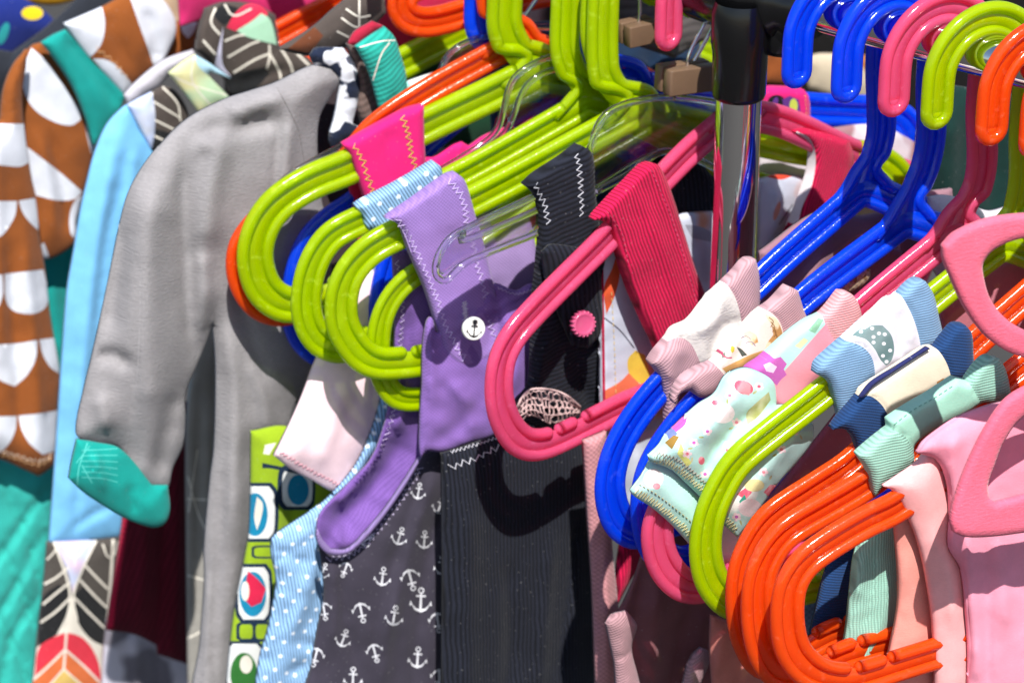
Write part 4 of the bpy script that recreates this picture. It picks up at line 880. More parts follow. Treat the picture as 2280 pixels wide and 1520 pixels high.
# ---- clear hangers
CL = clear_mat()
def clear_hanger(label, S, rim, plate, hook, r=.0019):
    root = empty('clear_hanger', S.p(*hook[0]), label, 'hanger', 'clear plastic hangers')
    m = MB()
    for q in rim: m.tube([S.p(p[0], p[1]) for p in smooth_path(q, 10)], r, seg=10)
    m.build('rim', CL, root)
    for q in plate: Cloth(S, q, th=.0006, rr=3, wr=0, grid=30, step=14).build('plate', CL, root)
    m = MB(); m.tube([S.p(p[0], p[1]) for p in smooth_path(hook, 8)], .0012, seg=10); m.build('hook', chrome, root)
def hookpts(S, x, y):
    u, v = S.uv(x, y); st = [(u, v)] + [(u*(1-k) , v + (HC - v)*k) for k in (.6,)]
    P = [S.w(u, v), S.w(u + (.024-u)*.8, v*.4), S.w(.024, HC - .004)] + [S.w(.021*math.cos(a), HC + .0085 + .013*math.sin(a)) for a in [math.pi*k/8 for k in range(0, 9)]]
    return [proj(p) for p in P]
SC1 = Plane(1185, 26)
clear_hanger('clear hanger with its curved shoulder over the orange arm, behind the first lime neck', SC1, [[(1240, 62), (1160, 62), (1092, 78), (1055, 88), (1015, 107), (990, 135), (977, 168), (960, 200), (940, 230), (880, 262), (800, 305), (700, 357), (630, 402), (600, 450), (610, 500), (636, 492), (650, 470)]], [[(1240, 66), (1092, 80), (1015, 110), (992, 137), (979, 170), (962, 205), (1100, 160), (1240, 110)]], hookpts(SC1, 1150, 64))
SC2 = Plane(1318, 26)
clear_hanger('clear hanger whose curved shoulder stands just right of the first lime neck', SC2, [[(1300, 118), (1225, 128), (1178, 148), (1145, 175), (1130, 207), (1120, 250), (1104, 293), (1060, 330), (960, 390), (880, 430)], [(1300, 150), (1222, 158), (1180, 182), (1160, 210), (1145, 250), (1128, 290), (1090, 330)]], [[(1300, 120), (1225, 130), (1180, 150), (1147, 177), (1132, 209), (1122, 252), (1150, 292), (1250, 230), (1300, 220)]], hookpts(SC2, 1240, 125))
clear_hanger('clear hanger carrying the black corduroy strap', SC, [[(1330, 425), (1400, 388), (1473, 338), (1540, 350), (1640, 400)], [(1640, 245), (1590, 228), (1487, 217), (1410, 227), (1360, 247), (1333, 277), (1314, 330), (1290, 380), (1200, 432), (1120, 470), (1050, 503), (1005, 528), (980, 562), (970, 595), (975, 618), (992, 624), (1010, 608), (1035, 585), (1080, 565), (1130, 545), (1200, 515), (1330, 425)], [(1030, 520), (1025, 535), (1100, 508), (1200, 465)]],
             [[(1320, 420), (1316, 335), (1336, 280), (1362, 250), (1411, 230), (1487, 220), (1590, 232), (1640, 250), (1640, 395), (1540, 348), (1473, 336)], [(1200, 434), (1050, 505), (1007, 530), (984, 562), (974, 595), (985, 612), (1030, 582), (1130, 543), (1200, 513)]], hookpts(SC, 1500, 218), .0021)

# ---- hot pink corduroy pinafore and the floral lining on P1
S = HS['P1']
g = garment('pinafore', 'hot pink corduroy pinafore with floral lining over the pink hanger', 'pinafore', S, GG, (1450, 600))
hc = lambda a, b: F('dc144f', 'cord', period=.0022, ang=S.ang(a, b), var=.3, sheen=.5)
flor = F('b7bccb', 'knit', mott=('c98f72', 26, .66, .05), var=.06)
part(g, 'lining', S, [(1338, 560), (1400, 520), (1500, 480), (1600, 470), (1610, 700), (1600, 900), (1520, 1130), (1440, 1180), (1400, 1140), (1345, 950), (1338, 750)], flor, h=-.016, th=.006, rr=10, wr=1.2,
     prints=[([(1345, 640), (1362, 600), (1372, 570), (1380, 610), (1368, 660), (1350, 700)], F('c8502a', 'knit')), ([(1398, 800), (1415, 780), (1436, 790), (1446, 830), (1440, 862), (1420, 850), (1402, 835)], F('d2b43e', 'knit')), ([(1345, 870), (1380, 850), (1400, 830), (1420, 850), (1440, 870), (1400, 892), (1345, 905)], F('cf6a48', 'knit')), ([(1525, 500), (1560, 505), (1590, 520), (1590, 540), (1540, 530)], F('8e8f9c', 'knit'))],
     lines=[([(1346, 708), (1380, 735), (1412, 775)], 3, F('3c3a48', 'knit')), ([(1341, 600), (1343, 750), (1345, 900)], 6, F('a01038', 'knit'))], st=[([(1362, 650), (1368, 760), (1372, 880)], F('cbb070', 'knit'), 0, 7, 2.5, .0006, True)], folds=[([(1560, 540), (1565, 640)], 12, -5), ([(1420, 1000), (1430, 1100)], 12, 4), ([(1540, 560), (1530, 660)], 12, 5)])
part(g, 'front_strap', S, [(1322, 490), (1360, 450), (1400, 408), (1438, 370), (1452, 364), (1468, 370), (1492, 420), (1518, 500), (1546, 590), (1580, 690), (1590, 780), (1540, 850), (1490, 850), (1472, 790), (1440, 722), (1406, 645), (1382, 570), (1366, 516), (1350, 494)], hc((1400, 420), (1510, 740)), h=0, wrap=True, th=.011, rr=9, wr=.6, sharp=(0, 3), folds=[([(1420, 430), (1480, 560), (1530, 700)], 20, 2)],
     st=[([(1352, 470), (1385, 520), (1400, 590)], F('d0506e', 'knit'), 0, 6, 2.2, .0006, True), ([(1450, 378), (1490, 470), (1520, 560), (1548, 660), (1562, 730)], F('e05a80', 'knit'), 0, 6, 2.2, .0006, True)])
part(g, 'lower_panel', S, [(1398, 1150), (1432, 1180), (1440, 1230), (1405, 1290), (1376, 1345), (1374, 1290), (1382, 1220)], hc((1400, 1200), (1400, 1340)), h=-.004, th=.008, rr=8)
SB = S
part(g, 'back_strap', SB, [(1768, 293), (1795, 287), (1812, 290), (1850, 300), (1890, 314), (1901, 345), (1897, 385), (1876, 430), (1840, 500), (1800, 560), (1720, 640), (1700, 640), (1740, 560), (1768, 500), (1795, 430), (1812, 370), (1808, 325)], hc((1860, 320), (1800, 520)), h=0, wrap=True, th=.011, rr=10, wr=.5, lines=[([(1772, 296), (1800, 312), (1812, 350), (1804, 410), (1782, 460), (1770, 510)], 8, F('d8d0d4', 'knit'))])
part(g, 'back_lining', SB, [(1690, 400), (1740, 390), (1800, 400), (1800, 440), (1770, 500), (1720, 600), (1690, 600)], flor, h=-.012, th=.006, rr=12, prints=[([(1705, 365), (1745, 372), (1765, 392), (1740, 400), (1712, 395)], F('c8402a', 'knit')), (ell(1730, 470, 6, 22, .3), F('c98a7a', 'knit'))], lines=[([(1735, 500), (1765, 455)], 2.5, F('4a4852', 'knit'))], folds=[([(1730, 420), (1720, 520)], 12, 5)])

# ---- salmon strip and the mauve clothes low in the middle
S = Plane(1640, 34)
g = garment('dress', 'salmon knit dress edge beside the black corduroy skirt', 'dress', S, GG, (1350, 1300))
part(g, 'side_panel', S, [(1300, 980), (1350, 960), (1360, 1130), (1364, 1220), (1372, 1300), (1380, 1400), (1378, 1580), (1330, 1580), (1320, 1300), (1310, 1150)], F('c98d92', 'weave', period=.0016), h=0, th=.012, rr=16, folds=[([(1352, 1100), (1350, 1300), (1355, 1500)], 12, 4)])
mv = 'c39aa2'
gold = F('b98a52', 'knit', mott=('e2cfae', 110, .5, .04))
mint = F('a9cfc9', 'knit', mott=('dfdcd8', 26, .66, .05), var=.06); mag = F('b85aa8', 'knit')
blob = F('7f9698', 'knit', mott=('5f7a7c', 50, .55, .1))
# ---- the four rompers hung by their neckbands right of the pole
S = HS['H1']
g = garment('romper', 'white romper with mauve ribbed collar ends on the first blue hanger', 'romper', S, GG, (1580, 740))
part(g, 'back_panel', S, [(1693, 560), (1830, 470), (1930, 480), (2060, 430), (2120, 420), (2130, 560), (2020, 640), (1900, 720), (1800, 800), (1690, 760)], F('8f6a74', 'knit'), h=-.014, th=.006, rr=16, folds=[([(1860, 500), (1800, 640)], 24, 6), ([(1980, 500), (1960, 600)], 16, 5)], lines=[([(2003, 520), (2000, 545), (2004, 570)], 8, F('cbb6bc', 'rib'))])  # mauve darkened in the colour for the shade between the hangers
part(g, 'skirt', S, [(1500, 880), (1560, 830), (1690, 760), (1760, 800), (1740, 1000), (1660, 1300), (1650, 1580), (1400, 1580), (1352, 1400), (1392, 1340), (1430, 1240), (1470, 1000)], F('74484c', 'knit', var=.07), h=-.014, th=.010, rr=20, wr=1.6, folds=[([(1430, 1260), (1410, 1400), (1400, 1560)], 20, -8), ([(1470, 1290), (1460, 1400), (1440, 1560)], 22, 9), ([(1530, 1340), (1510, 1450), (1490, 1560)], 20, -7), ([(1570, 1360), (1560, 1460)], 20, 8)])
part(g, 'neckband', S, [(1640, 606), (1665, 579), (1683, 577), (1690, 606), (1693, 651), (1688, 700), (1660, 748), (1640, 768), (1600, 802), (1585, 814), (1562, 816), (1552, 836), (1525, 856), (1508, 900), (1500, 955), (1488, 955), (1485, 890), (1470, 835), (1449, 808), (1462, 788), (1489, 756), (1505, 733), (1539, 716), (1574, 673), (1612, 634)], F(mv, 'rib', period=.0016, ang=S.ang((1470, 820), (1500, 770))), h=0, wrap=True, th=.011, rr=18, wr=.5,
     prints=[([(1600, 615), (1632, 652), (1646, 690), (1654, 735), (1660, 770), (1600, 830), (1566, 830), (1556, 800), (1537, 764), (1512, 751), (1480, 762), (1490, 720)], F('d8d2cc', 'fleece', var=.07))],
     folds=[([(1614, 634), (1632, 652), (1646, 690), (1654, 740)], 5, -6), ([(1489, 756), (1512, 750), (1537, 763), (1556, 800), (1562, 815)], 5, -6), ([(1648, 715), (1612, 728), (1592, 765), (1582, 806)], 12, -9), ([(1610, 655), (1590, 710), (1550, 742)], 18, 6), ([(1640, 750), (1612, 770), (1600, 795)], 10, 5), ([(1520, 770), (1500, 800), (1495, 850)], 20, 4)])
cf = F('ad868c', 'rib', period=.0015, ang=.5)
part(g, 'sleeve', S, [(1351, 1388), (1366, 1368), (1396, 1360), (1412, 1379), (1419, 1393), (1407, 1441), (1420, 1500), (1440, 1580), (1375, 1580), (1370, 1480), (1362, 1440)], cf, h=.010, th=.014, rr=22, folds=[([(1366, 1460), (1385, 1464), (1408, 1446)], 6, -6)])
part(g, 'sleeve', S, [(1510, 1580), (1530, 1490), (1544, 1459), (1562, 1442), (1577, 1448), (1579, 1475), (1565, 1510), (1545, 1580)], cf, h=.010, th=.016, rr=24)

S = HS['H2']
g = garment('romper', 'cream romper band with golden curls print and mauve ribs on the second blue hanger', 'romper', S, GG, (1680, 760))
part(g, 'back_panel', S, [(1800, 640), (1900, 560), (1960, 540), (2010, 560), (1960, 640), (1930, 665), (1860, 720), (1800, 760)], F('8c6570', 'knit'), h=-.014, th=.006, rr=14)  # same mauve, also painted darker as if in shade
part(g, 'back_trim', S, [(1858, 640), (1890, 612), (1925, 592), (1938, 600), (1935, 622), (1905, 645), (1860, 662)], F('c9b193', 'weave', period=.002, mott=('8c6a44', 240, .55, .03)), h=-.004, th=.008, rr=8)
part(g, 'neckband', S, [(1756, 638), (1777, 647), (1790, 690), (1798, 718), (1779, 753), (1746, 778), (1722, 797), (1697, 802), (1656, 824), (1624, 840), (1602, 868), (1575, 884), (1556, 884), (1540, 868), (1514, 878), (1505, 900), (1500, 890), (1512, 860), (1530, 838), (1560, 820), (1592, 806), (1619, 772), (1653, 735), (1692, 695), (1722, 674)], F(mv, 'rib', period=.0014, ang=S.ang((1540, 870), (1585, 830))), h=.002, wrap=True, th=.011, rr=18, wr=.5,
     prints=[([(1584, 804), (1650, 725), (1690, 685), (1718, 697), (1737, 718), (1746, 750), (1748, 790), (1656, 836), (1622, 850), (1606, 826)], F('e0d2c8', 'knit', var=.05)), ([(1700, 700), (1722, 704), (1738, 728), (1743, 762), (1722, 790), (1700, 795), (1706, 768), (1722, 745), (1716, 720)], gold), ([(1608, 820), (1640, 804), (1670, 790), (1698, 780), (1697, 800), (1656, 824), (1626, 840)], F('c79a5c', 'knit')), ([(1655, 740), (1668, 736), (1684, 746), (1688, 762), (1674, 768), (1662, 756)], gold), ([(1640, 772), (1650, 776), (1664, 790), (1652, 794)], F('4a5048', 'knit')), ([(1606, 788), (1614, 784), (1616, 794), (1608, 798)], F('7a8078', 'knit')), ([(1628, 770), (1636, 774), (1630, 786)], F('c8b440', 'knit'))],
     lines=[([(1612, 776), (1608, 788), (1618, 796), (1630, 796)], 3, F('b84a6a', 'knit')), ([(1650, 752), (1662, 748), (1672, 756)], 2.5, F('8e8490', 'knit')), ([(1660, 764), (1672, 760), (1682, 770)], 2.5, F('8e8490', 'knit'))] + [([(1712 + 4*k, 706 + 10*k), (1722 + 3*k, 716 + 12*k), (1716 + 4*k, 728 + 11*k)], 2, F('8a6238', 'knit')) for k in range(5)],
     folds=[([(1692, 694), (1720, 698), (1738, 720), (1747, 760), (1746, 780)], 5, -6), ([(1592, 806), (1608, 824), (1624, 842)], 5, -6), ([(1668, 725), (1650, 770), (1640, 810)], 16, -3)])
gold = F('b98a52', 'knit', mott=('e2cfae', 110, .5, .04)); skin = F('dcb59c', 'knit')
part(g, 'body_panel', S, [(1585, 1370), (1600, 1374), (1640, 1390), (1700, 1400), (1700, 1580), (1592, 1580), (1583, 1450)], F('b56c62', 'knit'), h=-.004, th=.010, rr=16, folds=[([(1610, 1400), (1600, 1500)], 14, 6), ([(1650, 1420), (1640, 1560)], 16, -6)])

mint = F('a9cfc9', 'knit', mott=('dfdcd8', 26, .66, .05), var=.06); ol = F('d9cf9e', 'knit'); rose = F('d0566c', 'knit', mott=('e4a0a8', 160, .55, .08)); mag = F('b85aa8', 'knit'); leaf = F('94965c', 'knit', mott=('b8b890', 120, .5, .1))
S = HS['H3']
g = garment('romper', 'mint floral romper with stitched sleeve hems and a pink ribbed collar on the pink hanger', 'romper', S, GG, (1600, 1000))
part(g, 'neckband', S, [(1874, 650), (1897, 655), (1915, 685), (1918, 726), (1895, 758), (1850, 815), (1822, 850), (1780, 900), (1740, 925), (1722, 900), (1690, 870), (1650, 850), (1670, 820), (1700, 800), (1760, 745), (1800, 716), (1835, 698)], F('e58fa0', 'knit', var=.06), h=.003, wrap=True, th=.012, rr=18, wr=.5,
     prints=[([(1828, 690), (1846, 735), (1862, 764), (1874, 800), (1940, 740), (1930, 640), (1860, 630)], F('eaa5aa', 'rib', period=.0014, ang=S.ang((1860, 700), (1905, 690)))), ([(1810, 690), (1828, 694), (1838, 722), (1806, 758), (1764, 806), (1735, 838), (1700, 838), (1650, 856), (1660, 810), (1700, 790), (1760, 735)], mint), ([(1664, 815), (1684, 800), (1690, 794), (1700, 796), (1712, 788), (1724, 798), (1738, 794), (1752, 810), (1745, 822), (1752, 834), (1738, 846), (1730, 858), (1716, 848), (1698, 844), (1688, 832), (1668, 830)], mag), ([(1700, 812), (1714, 806), (1730, 816), (1722, 830), (1706, 826)], F('e4c4de', 'knit')), ([(1800, 735), (1822, 708), (1834, 712), (1815, 742)], F('7fae90', 'knit')), ([(1770, 770), (1790, 752), (1800, 758), (1782, 776)], F('cfd6a0', 'knit'))],
     folds=[([(1834, 700), (1848, 738), (1862, 764), (1870, 785)], 5, -5)])
part(g, 'body_panel', S, [(1640, 1200), (1700, 1130), (1850, 940), (1880, 900), (1900, 960), (1880, 1100), (1800, 1200), (1720, 1300), (1660, 1300), (1620, 1240)], F('a05e6c', 'knit'), h=-.014, th=.006, rr=14)
fl = [(ell(1656, 862, 22, 15, .4), rose), ([(1640, 870), (1655, 845), (1672, 858), (1668, 880)], F('d88890', 'knit')), (ell(1610, 920, 26, 22), F('e4dcdc', 'knit')), (ell(1592, 896, 7, 6), rose), ([(1662, 920), (1680, 900), (1712, 872), (1716, 890), (1690, 925), (1664, 945)], leaf), (ell(1562, 1025, 7, 9), rose), (ell(1622, 1000, 6, 7), F('d0707e', 'knit')), (ell(1625, 990, 14, 10), F('dccfce', 'knit')),
      ([(1490, 935), (1515, 920), (1530, 925), (1525, 945), (1505, 962), (1488, 955)], mag), ([(1482, 960), (1500, 955), (1508, 965), (1492, 985)], F('6a78c0', 'knit')), ([(1480, 985), (1500, 968), (1512, 972), (1496, 1000)], F('8f6f34', 'knit')), ([(1508, 1010), (1516, 985), (1522, 1000), (1540, 1030), (1530, 1040)], F('cfd278', 'knit')), ([(1640, 1100), (1660, 1085), (1675, 1095), (1660, 1112)], rose), ([(1700, 1095), (1715, 1078), (1730, 1080), (1712, 1105)], rose), ([(1646, 1115), (1658, 1100), (1662, 1112), (1648, 1126)], F('2f8f7c', 'knit')), (ell(1680, 1080, 22, 14), F('cfc890', 'knit')), (ell(1670, 1130, 26, 20), F('dccacd', 'knit'))]
flecks = []
rnd = random.Random(3)
for x, y in [(1640, 940), (1575, 960), (1545, 985), (1600, 1060), (1660, 1010), (1700, 985), (1740, 1000), (1770, 960), (1610, 1110), (1650, 1060), (1720, 940), (1530, 1010), (1570, 1055), (1700, 1050), (1625, 880), (1690, 860), (1755, 935), (1640, 1150)]:
    c_ = rnd.choice((rose, F('e07a90', 'knit'), rose, mag)); a0 = rnd.random()*6
    for k in range(5): flecks.append((ell(x + 7*math.cos(a0 + k*1.257), y + 6*math.sin(a0 + k*1.257), 4.5, 3.6, k, 8), F('e6cdd2', 'knit')))
    flecks.append((ell(x, y, 4, 3.6, 0, 8), c_)); flecks.append((ell(x + rnd.uniform(-16, 16), y + 13, 6, 2.4, rnd.random()*3, 8), leaf))
part(g, 'sleeve_underside', S, [(1448, 1028), (1494, 1044), (1530, 1076), (1565, 1108), (1605, 1150), (1600, 1215), (1560, 1240), (1533, 1208), (1494, 1166), (1448, 1127), (1412, 1104), (1406, 1092), (1430, 1060)], mint, h=.006, th=.014, rr=18, prints=[(ell(1455, 1065, 22, 22), F('dccfcb', 'knit')), (ell(1462, 1082, 8, 7), rose), (ell(1520, 1042, 8, 7), rose)],
     st=[([(1414, 1092), (1455, 1116), (1500, 1152), (1540, 1192), (1565, 1218)], ol, 9, 3.6, 2.2), ([(1424, 1078), (1462, 1100), (1508, 1135), (1550, 1170)], F('b8a878', 'knit'), 0, 5, 2.4, .0006, True)], folds=[([(1560, 1110), (1580, 1170)], 12, -5)])
part(g, 'sleeve', S, [(1619, 836), (1656, 820), (1688, 827), (1722, 850), (1729, 890), (1728, 902), (1770, 905), (1812, 945), (1808, 985), (1733, 1076), (1683, 1143), (1642, 1196), (1612, 1166), (1560, 1106), (1528, 1075), (1494, 1045), (1448, 1027), (1446, 1014), (1469, 992), (1482, 971), (1498, 955), (1528, 926), (1558, 900), (1592, 878)], mint, h=.012, th=.020, rr=34, wr=1.4, dome=.007, prints=fl + flecks,
     folds=[([(1690, 905), (1630, 960), (1590, 1010), (1560, 1060)], 16, -12), ([(1650, 870), (1600, 930), (1560, 990)], 24, 6), ([(1728, 905), (1700, 950), (1640, 1020), (1610, 1060)], 16, 6), ([(1780, 960), (1700, 1060), (1650, 1130)], 20, 5)],
     st=[([(1456, 1020), (1500, 1036), (1536, 1064), (1570, 1096), (1612, 1148), (1640, 1180)], ol, 9, 3.6, 2.4), ([(1462, 1008), (1506, 1022), (1545, 1052), (1580, 1084), (1622, 1130)], F('a89a8a', 'knit'), 5, 4, 1.8)])
part(g, 'skirt', S, [(1560, 1100), (1650, 1180), (1720, 1200), (1720, 1330), (1640, 1360), (1600, 1340), (1560, 1240)], F('cfc9cc', 'knit'), h=-.012, th=.008, rr=16)

S = HS['H4']
g = garment('romper', 'white romper band with a grey spotted toadstool and pale blue ribs on the lime hanger', 'romper', S, GG, (1960, 760))
br = lambda a, b: F('7da3c8', 'rib', period=.0014, ang=S.ang(a, b))

blob = F('7f9698', 'knit', mott=('5f7a7c', 50, .55, .1))
part(g, 'neckband', S, [(2020, 640), (2043, 623), (2061, 626), (2079, 656), (2092, 710), (2104, 762), (2085, 776), (2050, 787), (2009, 808), (1965, 836), (1945, 848), (1920, 874), (1905, 905), (1890, 935), (1876, 950), (1864, 900), (1846, 850), (1817, 832), (1822, 812), (1850, 784), (1881, 757), (1920, 722), (1954, 692), (1979, 668), (1999, 662)], br((1850, 850), (1930, 830)), h=.003, wrap=True, th=.013, rr=18, wr=.5,
     prints=[([(1878, 756), (1915, 715), (1954, 682), (1979, 658), (1999, 650), (2016, 672), (2036, 715), (2047, 754), (2054, 800), (1965, 850), (1950, 858), (1943, 800), (1920, 772)], F('dadae4', 'knit', var=.04)),
             ([(1897, 746), (1915, 731), (1925, 733), (1940, 724), (1965, 724), (1984, 745), (1991, 777), (1984, 804), (1973, 814), (1960, 800), (1949, 779), (1929, 756), (1912, 750)], blob)] + [(ell(x, y, 4.5, 4), F('e2e4ec', 'knit')) for x, y in [(1917, 738), (1942, 731), (1957, 742), (1970, 744), (1945, 750), (1945, 762), (1968, 765), (1982, 780), (1966, 792), (1974, 805)]],
     folds=[([(2010, 690), (2008, 740), (2000, 800)], 9, -7), ([(2025, 710), (2030, 760)], 10, 4), ([(1999, 662), (2016, 673), (2036, 715), (2047, 754), (2052, 786)], 5, -5), ([(1881, 757), (1920, 772), (1943, 800), (1948, 846)], 5, -5)])
part(g, 'body_panel', S, [(1785, 1345), (1810, 1330), (1850, 1260), (1880, 1280), (1850, 1380), (1810, 1440), (1780, 1430)], F('6d94be', 'weave', period=.0018), h=-.010, th=.006, rr=8)
part(g, 'back_panel', S, [(2090, 680), (2200, 600), (2330, 540), (2330, 760), (2200, 760), (2110, 760)], F('b06a76', 'knit'), h=-.014, th=.006, rr=12)

S = HS['O1']
g = garment('romper', 'cream romper band between navy ribs on the outermost orange hanger', 'romper', S, GG, (2030, 850))
nr = lambda a, b: F('1f4070', 'rib', period=.0015, ang=S.ang(a, b))
part(g, 'neckband', S, [(2110, 745), (2130, 724), (2150, 724), (2164, 742), (2168, 790), (2171, 830), (2145, 846), (2121, 852), (2080, 873), (2030, 908), (1990, 946), (1978, 962), (1945, 990), (1916, 1012), (1903, 975), (1880, 955), (1855, 956), (1873, 932), (1915, 884), (1925, 868), (1975, 835), (2020, 806), (2066, 776), (2088, 774)], nr((1880, 940), (1970, 950)), h=.003, wrap=True, th=.013, rr=18, wr=.4,
     prints=[([(1912, 884), (1925, 858), (1975, 825), (2020, 796), (2064, 766), (2088, 779), (2109, 811), (2122, 856), (2080, 890), (2030, 920), (1990, 958), (1967, 906), (1937, 881)], F('ded2bc', 'knit', var=.05)), ([(2086, 850), (2100, 842), (2112, 848), (2100, 860), (2086, 862)], F('b07a38', 'knit'))],
     folds=[([(2066, 776), (2088, 780), (2109, 811), (2121, 850)], 5, -5), ([(1914, 884), (1937, 881), (1967, 906), (1988, 946)], 5, -5)])
part(g, 'piping', S, [(1914, 884), (1940, 852), (1990, 820), (2030, 795), (2064, 772), (2072, 776), (2030, 802), (1985, 832), (1945, 860), (1922, 884)], F('262a5a', 'knit'), h=.010, th=.006, rr=4, wr=.1)
part(g, 'body_panel', S, [(1850, 1250), (1903, 1200), (1920, 1240), (1890, 1350), (1870, 1410), (1835, 1450), (1800, 1440), (1815, 1370)], nr((1850, 1300), (1900, 1300)), h=-.010, th=.008, rr=10)

S = HS['O2']
g = garment('romper', 'mint green romper with ribbed ends on the middle orange hanger', 'romper', S, GG, (2080, 930))
mr = lambda a, b: F('96c6b4', 'rib', period=.0015, ang=S.ang(a, b))
part(g, 'neckband', S, [(2180, 815), (2203, 796), (2226, 799), (2240, 824), (2252, 878), (2225, 895), (2187, 898), (2160, 915), (2100, 945), (2060, 970), (2036, 995), (2034, 1030), (2000, 1060), (1965, 1085), (1951, 1106), (1938, 1055), (1912, 1014), (1945, 985), (1984, 955), (1982, 937), (2030, 905), (2080, 876), (2130, 843), (2155, 850)], mr((1940, 1030), (2030, 1010)), h=.003, wrap=True, th=.013, rr=18, wr=.5,
     prints=[([(1976, 935), (2030, 895), (2080, 866), (2130, 833), (2160, 856), (2186, 900), (2160, 926), (2100, 956), (2060, 980), (2036, 1005), (2014, 970), (1984, 955)], F('9acdb8', 'knit', var=.06))],
     folds=[([(2132, 843), (2160, 858), (2184, 896)], 5, -5), ([(1984, 954), (2014, 970), (2034, 1000)], 5, -5)], st=[([(1992, 944), (2030, 915), (2080, 886), (2126, 856)], F('6fa592', 'knit'), 0, 7, 2, .0004, True)])
part(g, 'body_panel', S, [(1903, 1242), (1930, 1150), (2010, 1120), (2016, 1200), (2008, 1300), (1995, 1400), (1955, 1480), (1905, 1580), (1825, 1580), (1850, 1500), (1880, 1430), (1892, 1340)], mr((1950, 1200), (1940, 1500)), h=-.006, th=.012, rr=16, folds=[([(1945, 1220), (1942, 1320), (1920, 1400)], 8, -8), ([(1920, 1240), (1910, 1330)], 10, 5), ([(1990, 1260), (1960, 1400), (1900, 1520)], 16, 6)])

S = HS['O3']
g = garment('sweatshirt', 'bright pink sweatshirt with a salmon rib band at the right edge', 'sweatshirt', S, GG, (2200, 1200))
part(g, 'back_panel', S, [(1990, 1130), (2040, 1110), (2080, 1300), (2110, 1580), (1950, 1580), (1982, 1450), (2002, 1330)], F('e09084', 'knit'), h=-.010, th=.008, rr=12)
part(g, 'neckband', S, [(1967, 1082), (2000, 1060), (2040, 1032), (2060, 1010), (2090, 1010), (2116, 1073), (2122, 1146), (2120, 1220), (2145, 1266), (2156, 1346), (2163, 1446), (2160, 1580), (2083, 1580), (2080, 1413), (2063, 1280), (2043, 1200), (2020, 1146), (1990, 1094)], F('f0a8a8', 'knit', var=.1), h=0, th=.013, rr=14, wr=.5, folds=[([(2100, 1200), (2120, 1300), (2125, 1400)], 14, 3)])
part(g, 'body_panel', S, [(2043, 1008), (2057, 985), (2090, 958), (2130, 932), (2190, 908), (2243, 893), (2400, 860), (2400, 1580), (2155, 1580), (2158, 1446), (2151, 1346), (2140, 1266), (2115, 1220), (2117, 1146), (2110, 1073), (2086, 1024)], F('e892a8', 'knit', var=.06), h=.006, th=.014, rr=18, wr=1.0, folds=[([(2150, 1150), (2160, 1300), (2175, 1500)], 14, 7), ([(2195, 1200), (2200, 1350), (2200, 1560)], 12, -5), ([(2130, 960), (2120, 1040), (2140, 1140)], 20, 5), ([(2230, 1210), (2240, 1400)], 20, 4)])

# ---- pink flocked hanger at the right edge
SF = Plane(2700, 26)
fk = F('e8647e', 'fleece', var=.24, sheen=.6)
g = empty('flocked_hanger', SF.p(2200, 850), 'pink velvet flocked hanger with notched looped arms at the right edge', 'hanger')
part(g, 'arm', SF, [(2330, 478), (2270, 479), (2200, 490), (2130, 520), (2102, 548), (2104, 580), (2122, 625), (2150, 685), (2190, 742), (2235, 778), (2290, 800), (2400, 840), (2400, 478)], fk, label='upper loop of the arm', h=0, wrap=True, th=.0035, rr=12, wr=.1, holes=[[(2330, 528), (2270, 532), (2215, 555), (2190, 585), (2190, 615), (2205, 665), (2235, 705), (2280, 735), (2340, 760)]])
part(g, 'arm', SF, [(2400, 820), (2290, 862), (2240, 895), (2195, 960), (2160, 1030), (2135, 1095), (2120, 1160), (2125, 1185), (2150, 1195), (2210, 1194), (2290, 1184), (2400, 1170)], fk, label='lower loop of the arm', h=0, wrap=True, th=.0035, rr=12, wr=.1, holes=[[(2350, 880), (2270, 935), (2235, 985), (2215, 1035), (2200, 1080), (2202, 1108), (2220, 1120), (2280, 1104), (2350, 1090)]])

# ================================================================== things behind and round the pole
# toy car print strap on the blue hanger
S = HS['B1']
g = garment('dungarees', 'hot pink dungarees strap printed with a car, just right of the chrome pole', 'dungarees', S, GG, (1750, 250))
carp = F('c81c6c', 'knit'); pur = F('5a2c7c', 'knit'); blk = F('0c0c14', 'knit')
part(g, 'strap', S, [(1690, 196), (1745, 196), (1790, 200), (1801, 216), (1804, 255), (1800, 320), (1690, 330)], carp, h=0, wrap=True, th=.009, rr=8, wr=.2,
     prints=[(ell(1729, 229, 20, 17), blk), (ell(1726, 229, 6, 13, .3), pur), ([(1742, 222), (1758, 214), (1778, 222), (1782, 252), (1770, 268), (1750, 262), (1745, 240)], pur), (ell(1767, 236, 9, 16), F('b8c050', 'knit')), (ell(1737, 280, 19, 21), blk), (ell(1737, 280, 13, 14), crm), (ell(1737, 281, 6, 7), blk), (ell(1761, 271, 6, 6), F('2f9a6c', 'knit')), ([(1752, 285), (1775, 278), (1797, 268), (1797, 290), (1752, 295)], blk), (ell(1788, 285, 10, 9), crm)],
     st=[([(1793, 212), (1796, 250), (1793, 290)], yel, 0, 5, 1.8, .0005, True)])
